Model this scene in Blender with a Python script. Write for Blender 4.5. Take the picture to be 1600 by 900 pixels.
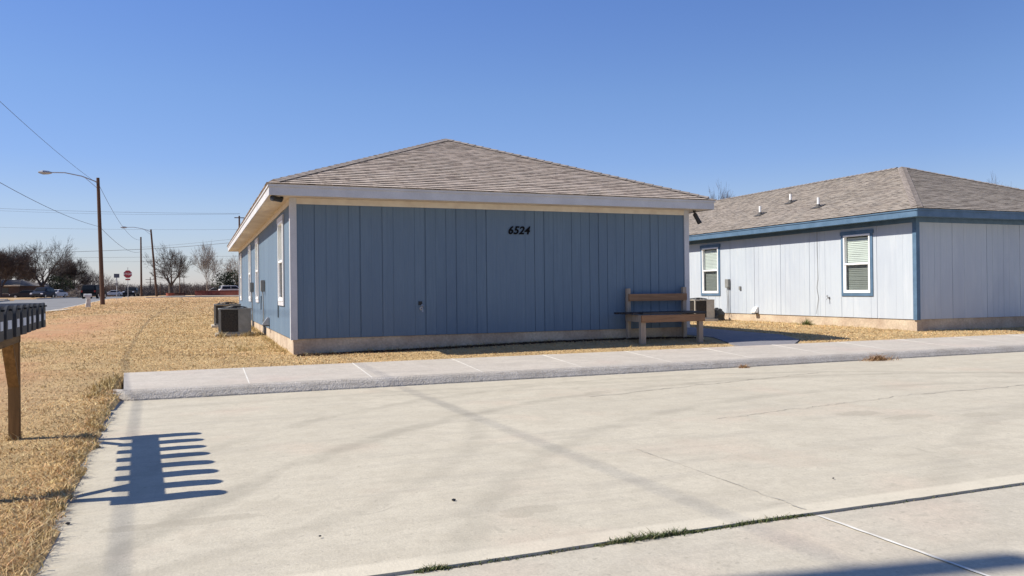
import bpy, bmesh, math, random
import numpy as np
from mathutils import Vector, Matrix, noise
R = math.radians
random.seed(7)
for o in list(bpy.data.objects):
    bpy.data.objects.remove(o)
S = bpy.context.scene
COL = S.collection

# ------------------------------------------------------------------ camera
H_CAM = 1.35
YAW, PITCH, ROLL = R(21.6), R(0.21), R(0.63)
FPX = 1243.0                                   # focal length in photo pixels (1600 wide)
fw = Vector((math.sin(YAW)*math.cos(PITCH), math.cos(YAW)*math.cos(PITCH), math.sin(PITCH)))
rt0 = Vector((math.cos(YAW), -math.sin(YAW), 0)); up0 = rt0.cross(fw)
rt = rt0*math.cos(ROLL) - up0*math.sin(ROLL); up = rt.cross(fw)
cam = bpy.data.cameras.new('camera'); camo = bpy.data.objects.new('camera', cam); COL.objects.link(camo)
M = Matrix((rt, up, -fw)).transposed().to_4x4(); M.translation = Vector((0, 0, H_CAM)); camo.matrix_world = M
cam.sensor_width = 36; cam.lens = 36*FPX/1600; cam.clip_start = 0.05; cam.clip_end = 3000
S.camera = camo
S.render.resolution_x = 1024; S.render.resolution_y = 576

def at(px, py, d):
    """the place seen at photo pixel (px, py) at distance d along the view"""
    return Vector((0, 0, H_CAM)) + d*(fw + rt*((px-800)/FPX) + up*((450-py)/FPX))

# ------------------------------------------------------------------ world, sun, exposure
SUN_EL, SH_AZ = R(43), R(-9.5)                   # shadows run towards SH_AZ (from +X)
sx, sy, sz = -math.cos(SH_AZ)*math.cos(SUN_EL), -math.sin(SH_AZ)*math.cos(SUN_EL), math.sin(SUN_EL)
W = bpy.data.worlds.new("World"); S.world = W; W.use_nodes = True
nt = W.node_tree; bg = nt.nodes['Background']
sky = nt.nodes.new('ShaderNodeTexSky'); sky.sky_type = 'NISHITA'; sky.sun_disc = False
sky.sun_elevation = SUN_EL; sky.sun_rotation = math.atan2(sx, sy)
sky.air_density = 1.0; sky.dust_density = 0.6; sky.ozone_density = 2.2; sky.altitude = 900
tn = nt.nodes.new('ShaderNodeVectorMath'); tn.operation = 'MULTIPLY'
# clear-air colour of the sky by height over the horizon, and less swing from side to side
wtc = nt.nodes.new('ShaderNodeTexCoord'); wsp = nt.nodes.new('ShaderNodeSeparateXYZ'); nt.links.new(wtc.outputs['Generated'], wsp.inputs[0])
wr = nt.nodes.new('ShaderNodeValToRGB'); nt.links.new(wsp.outputs[2], wr.inputs[0]); we = wr.color_ramp.elements
we[0].position = .0; we[0].color = (.70, .67, .86, 1); e9 = we.new(.035); e9.color = (.74, .69, .80, 1); we[-1].position = .34; we[-1].color = (.68, .81, 1.12, 1)
for p_, c_ in ((.10, (.80, .77, .88, 1)), (.155, (.72, .77, .97, 1)), (.235, (.73, .82, 1.03, 1))):
    e_ = we.new(p_); e_.color = c_
wd_ = nt.nodes.new('ShaderNodeVectorMath'); wd_.operation = 'DOT_PRODUCT'; nt.links.new(wtc.outputs['Generated'], wd_.inputs[0]); wd_.inputs[1].default_value = (-math.cos(SH_AZ), -math.sin(SH_AZ), 0)
w2 = nt.nodes.new('ShaderNodeMath'); w2.operation = 'POWER'; w2.inputs[1].default_value = 2; wab = nt.nodes.new('ShaderNodeMath'); wab.operation = 'ABSOLUTE'
nt.links.new(wd_.outputs['Value'], wab.inputs[0]); nt.links.new(wab.outputs[0], w2.inputs[0])
w3 = nt.nodes.new('ShaderNodeMapRange'); nt.links.new(w2.outputs[0], w3.inputs[0]); w3.inputs[1].default_value = 0; w3.inputs[2].default_value = .4; w3.inputs[3].default_value = 1; w3.inputs[4].default_value = .84
w4 = nt.nodes.new('ShaderNodeVectorMath'); w4.operation = 'SCALE'; nt.links.new(wr.outputs[0], w4.inputs[0]); nt.links.new(w3.outputs[0], w4.inputs['Scale']); nt.links.new(w4.outputs[0], tn.inputs[1])
nt.links.new(sky.outputs[0], tn.inputs[0]); nt.links.new(tn.outputs[0], bg.inputs[0]); bg.inputs[1].default_value = 0.10
sl = bpy.data.lights.new('sun', 'SUN'); sl.energy = 4.5; sl.angle = R(0.53); sl.color = (1, .93, .82)
so = bpy.data.objects.new('sun', sl); COL.objects.link(so)
so.rotation_euler = Vector((sx, sy, sz)).to_track_quat('Z', 'Y').to_euler(); so.location = (0, 0, 60)
S.view_settings.view_transform = 'Standard'; S.view_settings.look = 'None'
S.view_settings.gamma = 1; S.view_settings.use_curve_mapping = False
S.view_settings.exposure = 0.62

# ------------------------------------------------------------------ materials
def newmat(name):
    m = bpy.data.materials.new(name); m.use_nodes = True
    n = m.node_tree.nodes; b = n['Principled BSDF']
    return m, n, m.node_tree.links, b

def mat(name, c, c2=None, scale=4.0, rough=.7, bump=0., bscale=None, metal=0., spec=.4, fine=None, stretch=None, detail=6, lo=.35, hi=.65):
    m, n, l, b = newmat(name)
    b.inputs['Roughness'].default_value = rough; b.inputs['Metallic'].default_value = metal
    b.inputs['Specular IOR Level'].default_value = spec
    tc = n.new('ShaderNodeTexCoord'); co = tc.outputs['Object']
    if stretch:
        mp = n.new('ShaderNodeMapping'); mp.inputs['Scale'].default_value = stretch; l.new(co, mp.inputs[0]); co = mp.outputs[0]
    if c2 is None: c2 = tuple(x*.82 for x in c)
    nz = n.new('ShaderNodeTexNoise'); nz.inputs['Scale'].default_value = scale; nz.inputs['Detail'].default_value = detail
    l.new(co, nz.inputs['Vector'])
    r = n.new('ShaderNodeValToRGB'); r.color_ramp.elements[0].position = lo; r.color_ramp.elements[1].position = hi
    r.color_ramp.elements[0].color = (*c2, 1); r.color_ramp.elements[1].color = (*c, 1)
    l.new(nz.outputs['Fac'], r.inputs[0]); out = r.outputs[0]
    if fine:
        nf = n.new('ShaderNodeTexNoise'); nf.inputs['Scale'].default_value = fine[0]; nf.inputs['Detail'].default_value = 3
        l.new(co, nf.inputs['Vector'])
        mr = n.new('ShaderNodeMapRange'); mr.inputs[1].default_value = .3; mr.inputs[2].default_value = .7
        mr.inputs[3].default_value = 1-fine[1]; mr.inputs[4].default_value = 1+fine[1]; l.new(nf.outputs['Fac'], mr.inputs[0])
        mx = n.new('ShaderNodeVectorMath'); mx.operation = 'SCALE'; l.new(out, mx.inputs[0]); l.new(mr.outputs[0], mx.inputs['Scale']); out = mx.outputs[0]
    l.new(out, b.inputs['Base Color'])
    if bump:
        nb = n.new('ShaderNodeTexNoise'); nb.inputs['Scale'].default_value = bscale or scale*6; nb.inputs['Detail'].default_value = 5
        l.new(co, nb.inputs['Vector'])
        bp = n.new('ShaderNodeBump'); bp.inputs['Strength'].default_value = 1; bp.inputs['Distance'].default_value = bump
        l.new(nb.outputs['Fac'], bp.inputs['Height']); l.new(bp.outputs[0], b.inputs['Normal'])
    return m

class NG:
    """tiny helper to write shader maths"""
    def __init__(s, m): s.n = m.node_tree.nodes; s.l = m.node_tree.links
    def math(s, op, a, b=0., c=None, clamp=False):
        nd = s.n.new('ShaderNodeMath'); nd.operation = op; nd.use_clamp = clamp
        for i, v in enumerate((a, b) if c is None else (a, b, c)):
            if isinstance(v, (int, float)): nd.inputs[i].default_value = v
            else: s.l.new(v, nd.inputs[i])
        return nd.outputs[0]
    def rng(s, v, a, b, c=0., d=1., smooth=False):
        nd = s.n.new('ShaderNodeMapRange'); nd.interpolation_type = 'SMOOTHSTEP' if smooth else 'LINEAR'
        s.l.new(v, nd.inputs[0])
        for i, x in enumerate((a, b, c, d)): nd.inputs[i+1].default_value = x
        return nd.outputs[0]
    def noise(s, co, sc, det=5, rough=.5, dist=0.):
        nd = s.n.new('ShaderNodeTexNoise'); nd.inputs['Scale'].default_value = sc; nd.inputs['Detail'].default_value = det
        nd.inputs['Roughness'].default_value = rough; nd.inputs['Distortion'].default_value = dist
        s.l.new(co, nd.inputs['Vector']); return nd.outputs['Fac']
    def mapping(s, co, scale=(1, 1, 1), rot=(0, 0, 0), loc=(0, 0, 0)):
        nd = s.n.new('ShaderNodeMapping'); nd.inputs['Scale'].default_value = scale; nd.inputs['Rotation'].default_value = rot
        nd.inputs['Location'].default_value = loc
        s.l.new(co, nd.inputs[0]); return nd.outputs[0]
    def mix(s, f, a, b):
        nd = s.n.new('ShaderNodeMix'); nd.data_type = 'RGBA'
        if isinstance(f, (int, float)): nd.inputs[0].default_value = f
        else: s.l.new(f, nd.inputs[0])
        for i, v in ((6, a), (7, b)):
            if isinstance(v, tuple): nd.inputs[i].default_value = (*v, 1)
            else: s.l.new(v, nd.inputs[i])
        return nd.outputs[2]
    def bump(s, h, dist, b, strength=1.):
        nd = s.n.new('ShaderNodeBump'); nd.inputs['Distance'].default_value = dist; nd.inputs['Strength'].default_value = strength
        s.l.new(h, nd.inputs['Height']); s.l.new(nd.outputs[0], b.inputs['Normal'])

def circum(A, B, C):
    ax, ay = A; bx_, by = B; cx, cy = C
    d = 2*(ax*(by-cy)+bx_*(cy-ay)+cx*(ay-by))
    ux = ((ax*ax+ay*ay)*(by-cy)+(bx_**2+by*by)*(cy-ay)+(cx*cx+cy*cy)*(ay-by))/d
    uy = ((ax*ax+ay*ay)*(cx-bx_)+(bx_**2+by*by)*(ax-cx)+(cx*cx+cy*cy)*(bx_-ax))/d
    return ux, uy, math.hypot(ax-ux, ay-uy)

def concrete(name, base=(.54, .495, .392), marks=False, seed=0., dark=.8):
    m, n, l, b = newmat(name); g = NG(m)
    tc = n.new('ShaderNodeTexCoord'); co = g.mapping(tc.outputs['Object'], loc=(seed, seed*1.7, 0))
    big = g.noise(co, .45, 4, .55, .6); med = g.noise(co, 2.2, 6, .6, .3); fin = g.noise(co, 60, 3, .6)
    strk = g.noise(g.mapping(co, scale=(.5, 5, 1), rot=(0, 0, .15)), 1.0, 6, .65)
    c = g.mix(g.rng(big, .35, .65), tuple(x*.93 for x in base), base)
    c = g.mix(g.rng(med, .46, .75), c, tuple(x*y for x, y in zip(base, (.84, .83, .82))))
    c = g.mix(g.math('MULTIPLY', g.rng(strk, .50, .72), .8), c, tuple(x*y for x, y in zip(base, (.76, .76, .78))))
    blot = g.noise(g.mapping(co, scale=(1, 2.2, 1), loc=(3, 8, 0)), 3.4, 7, .72, .8)
    c = g.mix(g.math('MULTIPLY', g.rng(blot, .52, .68), .5), c, tuple(x*y for x, y in zip(base, (.78, .78, .77))))
    pink = g.noise(co, .8, 3, .5, 0)
    c = g.mix(g.math('MULTIPLY', g.rng(pink, .56, .72), .38), c, (base[0]*1.02, base[1]*.86, base[2]*.84))
    grit = g.noise(co, 17, 6, .78); grit2 = g.noise(g.mapping(co, loc=(2, 6, 0)), 5.5, 8, .75, .4)
    c = g.mix(g.math('MULTIPLY', g.rng(grit, .47, .62), .34), c, tuple(x*.68 for x in base))
    c = g.mix(g.math('MULTIPLY', g.rng(grit2, .50, .58), .26), c, tuple(x*y for x, y in zip(base, (.72, .71, .70))))
    c = g.mix(g.math('MULTIPLY', g.rng(grit2, .40, .30), .5), c, tuple(min(1, x*1.12) for x in base))
    lite = g.noise(g.mapping(co, loc=(9, 3, 0)), 1.3, 7, .7, 1.)
    c = g.mix(g.math('MULTIPLY', g.rng(lite, .56, .75), .5), c, tuple(min(1, x*1.13) for x in base))
    pit = g.noise(co, 24, 2, .5)
    c = g.mix(g.math('MULTIPLY', g.rng(pit, .64, .72), .45), c, tuple(x*.5 for x in base))
    drip = g.noise(g.mapping(co, loc=(7, 1, 0)), 3.1, 2, .4, 2.)
    c = g.mix(g.math('MULTIPLY', g.rng(drip, .70, .76), .4), c, tuple(x*.6 for x in base))
    c = g.mix(g.rng(fin, .3, .7, 0, .30), c, tuple(x*.5 for x in base))
    if marks:
        sep = n.new('ShaderNodeSeparateXYZ'); l.new(tc.outputs['Object'], sep.inputs[0]); X, Y = sep.outputs[0], sep.outputs[1]
        wob = g.rng(g.noise(co, 2.5, 4), .3, .7, -.05, .05)
        tot = None
        for A, B, C, w, st in (((.28, 5.84), (2.47, 8.08), (5.7, 9.5), .11, .5), ((1.6, 4.6), (3.6, 6.8), (6.6, 8.1), .11, .34),
                               ((.1, 7.4), (1.9, 9.2), (5.0, 10.5), .09, .36), ((-.3, 4.2), (1.2, 5.2), (2.6, 7.6), .09, .28),
                               ((5.0, 4.2), (9.0, 6.3), (15, 6.9), .12, .24), ((6.0, 10.2), (10.0, 8.9), (14.5, 6.0), .12, .24)):
            cx, cy, r = circum(A, B, C)
            dx = g.math('SUBTRACT', X, cx); dy = g.math('SUBTRACT', Y, cy)
            dd = g.math('SQRT', g.math('ADD', g.math('MULTIPLY', dx, dx), g.math('MULTIPLY', dy, dy)))
            e = g.math('ABSOLUTE', g.math('ADD', g.math('SUBTRACT', dd, r), wob))
            k = g.rng(e, w*1.6, w*.3, 0, st, True)
            # only the half of the ring on this side
            tot = k if tot is None else g.math('MAXIMUM', tot, k)
        brk = g.rng(g.noise(g.mapping(co, loc=(4, 4, 0)), 1.1, 6, .75), .33, .56)
        c = g.mix(g.math('MULTIPLY', tot, brk), c, (base[0]*.5, base[1]*.5, base[2]*.5))
        for (qx, qy, ra, rb) in ((6.56, 6.55, .30, .16), (6.85, 6.15, .34, .13), (7.6, 5.95, .30, .14), (-.1, 5.1, .5, .08), (1.9, 4.5, .22, .12), (9.2, 4.6, .4, .1)):
            ex = g.math('DIVIDE', g.math('SUBTRACT', X, qx), ra); ey = g.math('DIVIDE', g.math('SUBTRACT', Y, qy), rb)
            er = g.math('ADD', g.math('ADD', g.math('MULTIPLY', ex, ex), g.math('MULTIPLY', ey, ey)), g.rng(grit2, .3, .7, -1.1, 1.1))
            c = g.mix(g.rng(er, 1.0, .7, 0, .42), c, (base[0]*.55, base[1]*.54, base[2]*.53))
        # rough patched lip beside the open joint
        lip = g.math('MULTIPLY', g.rng(Y, 3.97, 3.93), g.rng(med, .3, .6, .3, 1.))
        c = g.mix(g.math('MULTIPLY', lip, .5), c, tuple(min(1, x*1.2) for x in base))
    l.new(c, b.inputs['Base Color']); b.inputs['Roughness'].default_value = .88; b.inputs['Specular IOR Level'].default_value = .25
    hb = g.math('ADD', g.math('MULTIPLY', fin, .35), g.math('MULTIPLY', med, 1.2))
    g.bump(hb, .006, b)
    return m

M_conc = concrete('drive_concrete', marks=True)
M_conc2 = concrete('apron_concrete', (.525, .482, .388), seed=5)
M_walk = concrete('walk_concrete', (.53, .485, .42), seed=9)
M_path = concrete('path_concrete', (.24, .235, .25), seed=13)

def kerb_mat():
    m, n, l, b = newmat('kerb_aggregate'); g = NG(m)
    tc = n.new('ShaderNodeTexCoord'); co = tc.outputs['Object']
    v = n.new('ShaderNodeTexVoronoi'); v.inputs['Scale'].default_value = 55; l.new(co, v.inputs['Vector'])
    f = g.noise(co, 28, 5, .7); big = g.noise(co, 1.6, 4)
    c = g.mix(g.rng(v.outputs['Distance'], .1, .6), (.56, .52, .45), (.33, .30, .26))
    c = g.mix(g.rng(f, .4, .65, 0, .7), c, (.50, .47, .44)); c = g.mix(g.rng(big, .45, .65, 0, .6), c, (.30, .27, .23)); st = g.noise(g.mapping(co, scale=(1, 1, 6)), 5, 6, .75)
    c = g.mix(g.rng(st, .5, .62, 0, .5), c, (.27, .24, .20))
    l.new(c, b.inputs['Base Color']); b.inputs['Roughness'].default_value = .95
    g.bump(g.math('SUBTRACT', f, v.outputs['Distance']), .006, b); return m
M_kerb = kerb_mat()

def lawn_mat():
    m, n, l, b = newmat('lawn_soil'); g = NG(m)
    tc = n.new('ShaderNodeTexCoord'); co = tc.outputs['Object']
    sep = n.new('ShaderNodeSeparateXYZ'); l.new(co, sep.inputs[0]); X, Y = sep.outputs[0], sep.outputs[1]
    big = g.noise(co, .16, 5, .6, .4); med = g.noise(co, 1.5, 6, .65); fin = g.noise(co, 34, 5, .7)
    row = g.noise(g.mapping(co, scale=(.25, 2.4, 1)), 1.6, 7, .7)
    c = g.mix(g.rng(row, .35, .65), (.50, .345, .175), (.60, .45, .24))
    c = g.mix(g.rng(med, .45, .72, 0, .75), c, (.34, .245, .135))
    # bare reddish earth, most of it left of the blue house
    da = n.new('ShaderNodeAttribute'); da.attribute_name = 'dirt'
    red = g.math('MULTIPLY', da.outputs['Fac'], g.rng(med, .3, .55, .55, 1.))
    c = g.mix(g.math('MULTIPLY', red, .9), c, (.50, .265, .15))
    far = g.rng(Y, 30, 75)
    c = g.mix(g.math('MULTIPLY', far, g.rng(med, .3, .6, .3, .8)), c, (.50, .31, .165))
    c = g.mix(g.math('MULTIPLY', g.rng(big, .52, .68), .5), c, (.44, .36, .22))
    c = g.mix(g.rng(fin, .5, .72, 0, .55), c, (.16, .11, .06))
    l.new(c, b.inputs['Base Color']); b.inputs['Roughness'].default_value = 1; b.inputs['Specular IOR Level'].default_value = .05
    g.bump(g.math('ADD', fin, med), .035, b); return m
M_lawn = lawn_mat()

def siding_mat(name, base, d=.88):
    m, n, l, b = newmat(name); g = NG(m)
    tc = n.new('ShaderNodeTexCoord'); co = tc.outputs['Object']
    gr = g.noise(g.mapping(co, scale=(14, 14, .7)), 1.6, 5, .65); big = g.noise(g.mapping(co, scale=(1.2, 1.2, .5)), .9, 4, .6, .5)
    sp = g.noise(co, 9, 4, .7)
    fl = n.new('ShaderNodeVectorMath'); fl.operation = 'SNAP'; l.new(g.mapping(co, scale=(1, 1, 0)), fl.inputs[0]); fl.inputs[1].default_value = (1.22, 1.22, 1)
    wn = n.new('ShaderNodeTexWhiteNoise'); l.new(fl.outputs[0], wn.inputs['Vector'])
    c = g.mix(g.rng(gr, .35, .65), tuple(x*d for x in base), base)
    c = g.mix(g.rng(big, .4, .7, 0, .7), c, tuple(x*y for x, y in zip(base, (.82, .82, .86))))
    wet = g.noise(g.mapping(co, scale=(3, 3, .35)), 1.7, 6, .7)
    c = g.mix(g.rng(wet, .52, .66, 0, .35), c, tuple(min(1, x*y) for x, y in zip(base, (1.22, 1.16, 1.1))))
    c = g.mix(g.rng(wn.outputs['Value'], 0, 1, 0, .3), c, tuple(x*y for x, y in zip(base, (1.12, 1.08, 1.06))))
    c = g.mix(g.rng(sp, .68, .78, 0, .3), c, tuple(min(1, x*1.5+.03) for x in base))
    l.new(c, b.inputs['Base Color']); b.inputs['Roughness'].default_value = .75; b.inputs['Specular IOR Level'].default_value = .25
    g.bump(gr, .004, b); return m

def shingle_mat(name, tint=(1, 1, 1)):
    m, n, l, b = newmat(name); g = NG(m)
    uv = n.new('ShaderNodeUVMap'); co = uv.outputs[0]
    def brick(off, w, fr, sc=1., mort=.006):
        k = n.new('ShaderNodeTexBrick'); k.offset = fr; k.squash = 1; k.inputs['Scale'].default_value = 1
        k.inputs['Mortar Size'].default_value = mort; k.inputs['Mortar Smooth'].default_value = .1; k.inputs['Bias'].default_value = 0
        k.inputs['Brick Width'].default_value = w; k.inputs['Row Height'].default_value = .137
        k.inputs['Color1'].default_value = (0, 0, 0, 1); k.inputs['Color2'].default_value = (1, 1, 1, 1); k.inputs['Mortar'].default_value = (.5, .5, .5, 1)
        l.new(g.mapping(co, loc=(off, 0, 0)), k.inputs['Vector']); return k.outputs['Color'], k.outputs['Fac']
    a, fa = brick(0, .25, .37); c2, fc = brick(3.3, .15, .61); c3, f3 = brick(7.7, .09, .23)
    v = g.math('ADD', g.math('MULTIPLY', a, .30), g.math('ADD', g.math('MULTIPLY', c2, .42), g.math('MULTIPLY', c3, .28)))
    r = n.new('ShaderNodeValToRGB'); l.new(v, r.inputs[0]); e = r.color_ramp.elements
    e[0].position = .12; e[0].color = (.16, .13, .112, 1); e[1].position = .9; e[1].color = (.64, .55, .455, 1)
    for p, c in ((.32, (.34, .29, .24)), (.52, (.46, .395, .335)), (.68, (.42, .375, .33))):
        x = e.new(p); x.color = (*c, 1)
    col = r.outputs[0]
    big = g.noise(co, .5, 4); fin = g.noise(co, 110, 3, .7)
    col = g.mix(g.rng(big, .4, .65, 0, .35), col, (.42, .355, .31))
    col = g.mix(g.rng(fin, .35, .65, 0, .35), col, (.22, .18, .16))
    sp = n.new('ShaderNodeSeparateXYZ'); l.new(co, sp.inputs[0])
    fr = g.math('FRACT', g.math('DIVIDE', sp.outputs[1], .137))
    # thin uneven dark line painted along each course, stronger on some tabs
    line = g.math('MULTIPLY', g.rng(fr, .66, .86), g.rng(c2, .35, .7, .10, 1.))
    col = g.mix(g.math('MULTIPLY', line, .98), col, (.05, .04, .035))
    tv = n.new('ShaderNodeVectorMath'); tv.operation = 'MULTIPLY'; tv.inputs[1].default_value = tint; l.new(col, tv.inputs[0]); col = tv.outputs[0]
    l.new(col, b.inputs['Base Color']); b.inputs['Roughness'].default_value = .95; b.inputs['Specular IOR Level'].default_value = .2
    g.bump(g.math('ADD', g.math('MULTIPLY', c2, .6), g.math('MULTIPLY', fin, .5)), .006, b)
    return m

def wood_mat(name, base, axis='X', dark=.5):
    m, n, l, b = newmat(name); g = NG(m)
    tc = n.new('ShaderNodeTexCoord'); s = {'X': (.7, 12, 12), 'Y': (12, .7, 12), 'Z': (12, 12, .7)}[axis]
    gr = g.noise(g.mapping(tc.outputs['Object'], scale=s), 2.2, 7, .7, .4); f = g.noise(tc.outputs['Object'], 3, 4)
    c = g.mix(g.rng(gr, .38, .66), tuple(x*dark for x in base), base)
    c = g.mix(g.rng(f, .45, .7, 0, .45), c, tuple(x*.65 for x in base))
    l.new(c, b.inputs['Base Color']); b.inputs['Roughness'].default_value = .8; b.inputs['Specular IOR Level'].default_value = .2
    g.bump(gr, .006, b); return m

def glass_mat(name, tint=(.92, .97, .945)):
    m, n, l, b = newmat(name); n.remove(b); out = n['Material Output']
    tr = n.new('ShaderNodeBsdfTransparent'); tr.inputs[0].default_value = (*tint, 1)
    gl = n.new('ShaderNodeBsdfGlossy'); gl.inputs['Roughness'].default_value = .03
    lw = n.new('ShaderNodeLayerWeight'); lw.inputs[0].default_value = .5; g = NG(m)
    fr = g.math('ADD', g.math('MULTIPLY', g.math('POWER', lw.outputs['Facing'], 4.), .75), .06)
    mx = n.new('ShaderNodeMixShader'); l.new(fr, mx.inputs[0]); l.new(tr.outputs[0], mx.inputs[1]); l.new(gl.outputs[0], mx.inputs[2])
    l.new(mx.outputs[0], out.inputs[0]); return m

M_blue = siding_mat('blue_siding', (.128, .186, .25))
M_pale = siding_mat('pale_siding', (.44, .487, .53), .95)
M_white = mat('white_trim', (.54, .54, .55), (.47, .47, .48), 3, .6, fine=(40, .05))
M_cream = mat('cream_trim', (.68, .62, .52), (.60, .53, .44), 5, .6)
M_soff = mat('soffit_paint', (.66, .58, .48), (.56, .47, .38), 2.5, .75, fine=(30, .06))
M_tblue = mat('blue_trim', (.095, .165, .25), (.07, .13, .20), 4, .6, fine=(30, .06))
M_found = mat('foundation_concrete', (.51, .42, .31), (.38, .29, .21), 1.8, .9, bump=.008, bscale=20, fine=(26, .14))
M_sh1 = shingle_mat('shingles', (1.1, 1.08, 1.06)); M_sh2 = shingle_mat('darkened_shingles', (.84, .86, .86)); M_vinyl = mat('white_vinyl', (.84, .84, .83), (.8, .8, .79), 5, .35)  # second roof repeats the shingles with sunlit brightness toned down in colour
M_cap = mat('ridge_shingle', (.29, .25, .22), (.17, .145, .125), 9, .95, bump=.004, fine=(80, .25))
M_blind = mat('window_blind', (.57, .585, .56), (.51, .52, .50), 2, .6)
M_glass = glass_mat('window_glass'); M_screen = glass_mat('screen_mesh', (.66, .66, .66)); M_screen.node_tree.nodes['Glossy BSDF'].inputs[0].default_value = (.12, .12, .12, 1); M_screen.node_tree.nodes['Glossy BSDF'].inputs['Roughness'].default_value = .6
M_room = mat('dark_room', (.05, .055, .05), None, 3, .9)
M_black = mat('black_plastic', (.02, .02, .022), (.012, .012, .013), 8, .45)
M_blackm = mat('black_metal', (.016, .018, .023), (.009, .010, .013), 10, .6, metal=.0, spec=.2, bump=.001, bscale=30)
M_grey = mat('grey_metal', (.27, .27, .25), (.21, .21, .195), 6, .5, metal=.1, fine=(30, .06))
M_galv = mat('galvanised_metal', (.45, .46, .47), (.35, .36, .37), 12, .4, metal=.6)
M_beige = mat('beige_metal', (.46, .43, .37), (.38, .35, .30), 6, .5, fine=(30, .06))
M_coil = mat('coil_dark', (.095, .085, .075), (.05, .045, .04), 25, .6, metal=.3)
M_pvc = mat('white_pvc', (.8, .79, .76), (.7, .69, .66), 6, .45)
M_lead = mat('vent_flashing', (.07, .065, .06), None, 9, .6)
M_woodZ = wood_mat('weathered_post', (.30, .175, .075), 'Z'); M_woodY = wood_mat('weathered_board', (.24, .15, .075), 'Y')
M_benchb = wood_mat('brown_board', (.35, .20, .11), 'X', .65); M_bencht = wood_mat('grey_worn_post', (.44, .36, .28), 'Z', .65)
M_benchd = mat('dark_slat', (.035, .033, .04), (.02, .02, .022), 6, .6)
M_pole = wood_mat('pole_wood', (.13, .075, .05), 'Z', .6)
M_wire = mat('wire_black', (.03, .03, .035), None, 2, .6)
M_asph = mat('asphalt', (.20, .20, .20), (.16, .16, .158), .6, .92, bump=.004, bscale=40, fine=(35, .12))
M_road_kerb = mat('road_kerb_concrete', (.55, .50, .42), (.42, .37, .30), 2, .9, bump=.004)
M_seal = mat('joint_sealant', (.68, .66, .6), (.56, .54, .48), 6, .8)
M_crack = mat('crack_dirt', (.10, .09, .075), (.05, .045, .04), 8, .95)
M_bark = mat('bark_grey', (.10, .08, .068), (.055, .045, .04), 3, .95)
M_bark2 = mat('bark_pale', (.30, .26, .22), (.18, .15, .13), 3, .95)
M_barkp = mat('bark_plum', (.10, .08, .075), (.06, .048, .045), 3, .95)
M_ever = mat('evergreen_leaf', (.035, .05, .02), (.015, .024, .012), 2, .8)
M_brick = mat('red_brick', (.20, .06, .045), (.13, .04, .032), 3, .9, fine=(12, .2))
M_weed = mat('weed_green', (.10, .14, .045), (.05, .075, .03), 12, .8)
M_weedd = mat('weed_dead', (.36, .22, .11), (.2, .11, .06), 12, .9)

# ------------------------------------------------------------------ mesh helper
def link(o, parent=None):
    COL.objects.link(o)
    if parent is not None: o.parent = parent
    return o
def tag(o, label=None, cat=None, group=None, kind=None):
    if label: o['label'] = label
    if cat: o['category'] = cat
    if group: o['group'] = group
    if kind: o['kind'] = kind
    return o
def thing(name, loc, rz=0., **k):
    o = bpy.data.objects.new(name, None); o.location = loc; o.rotation_euler = (0, 0, rz); o.empty_display_size = .2
    link(o); tag(o, **k); return o

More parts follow.
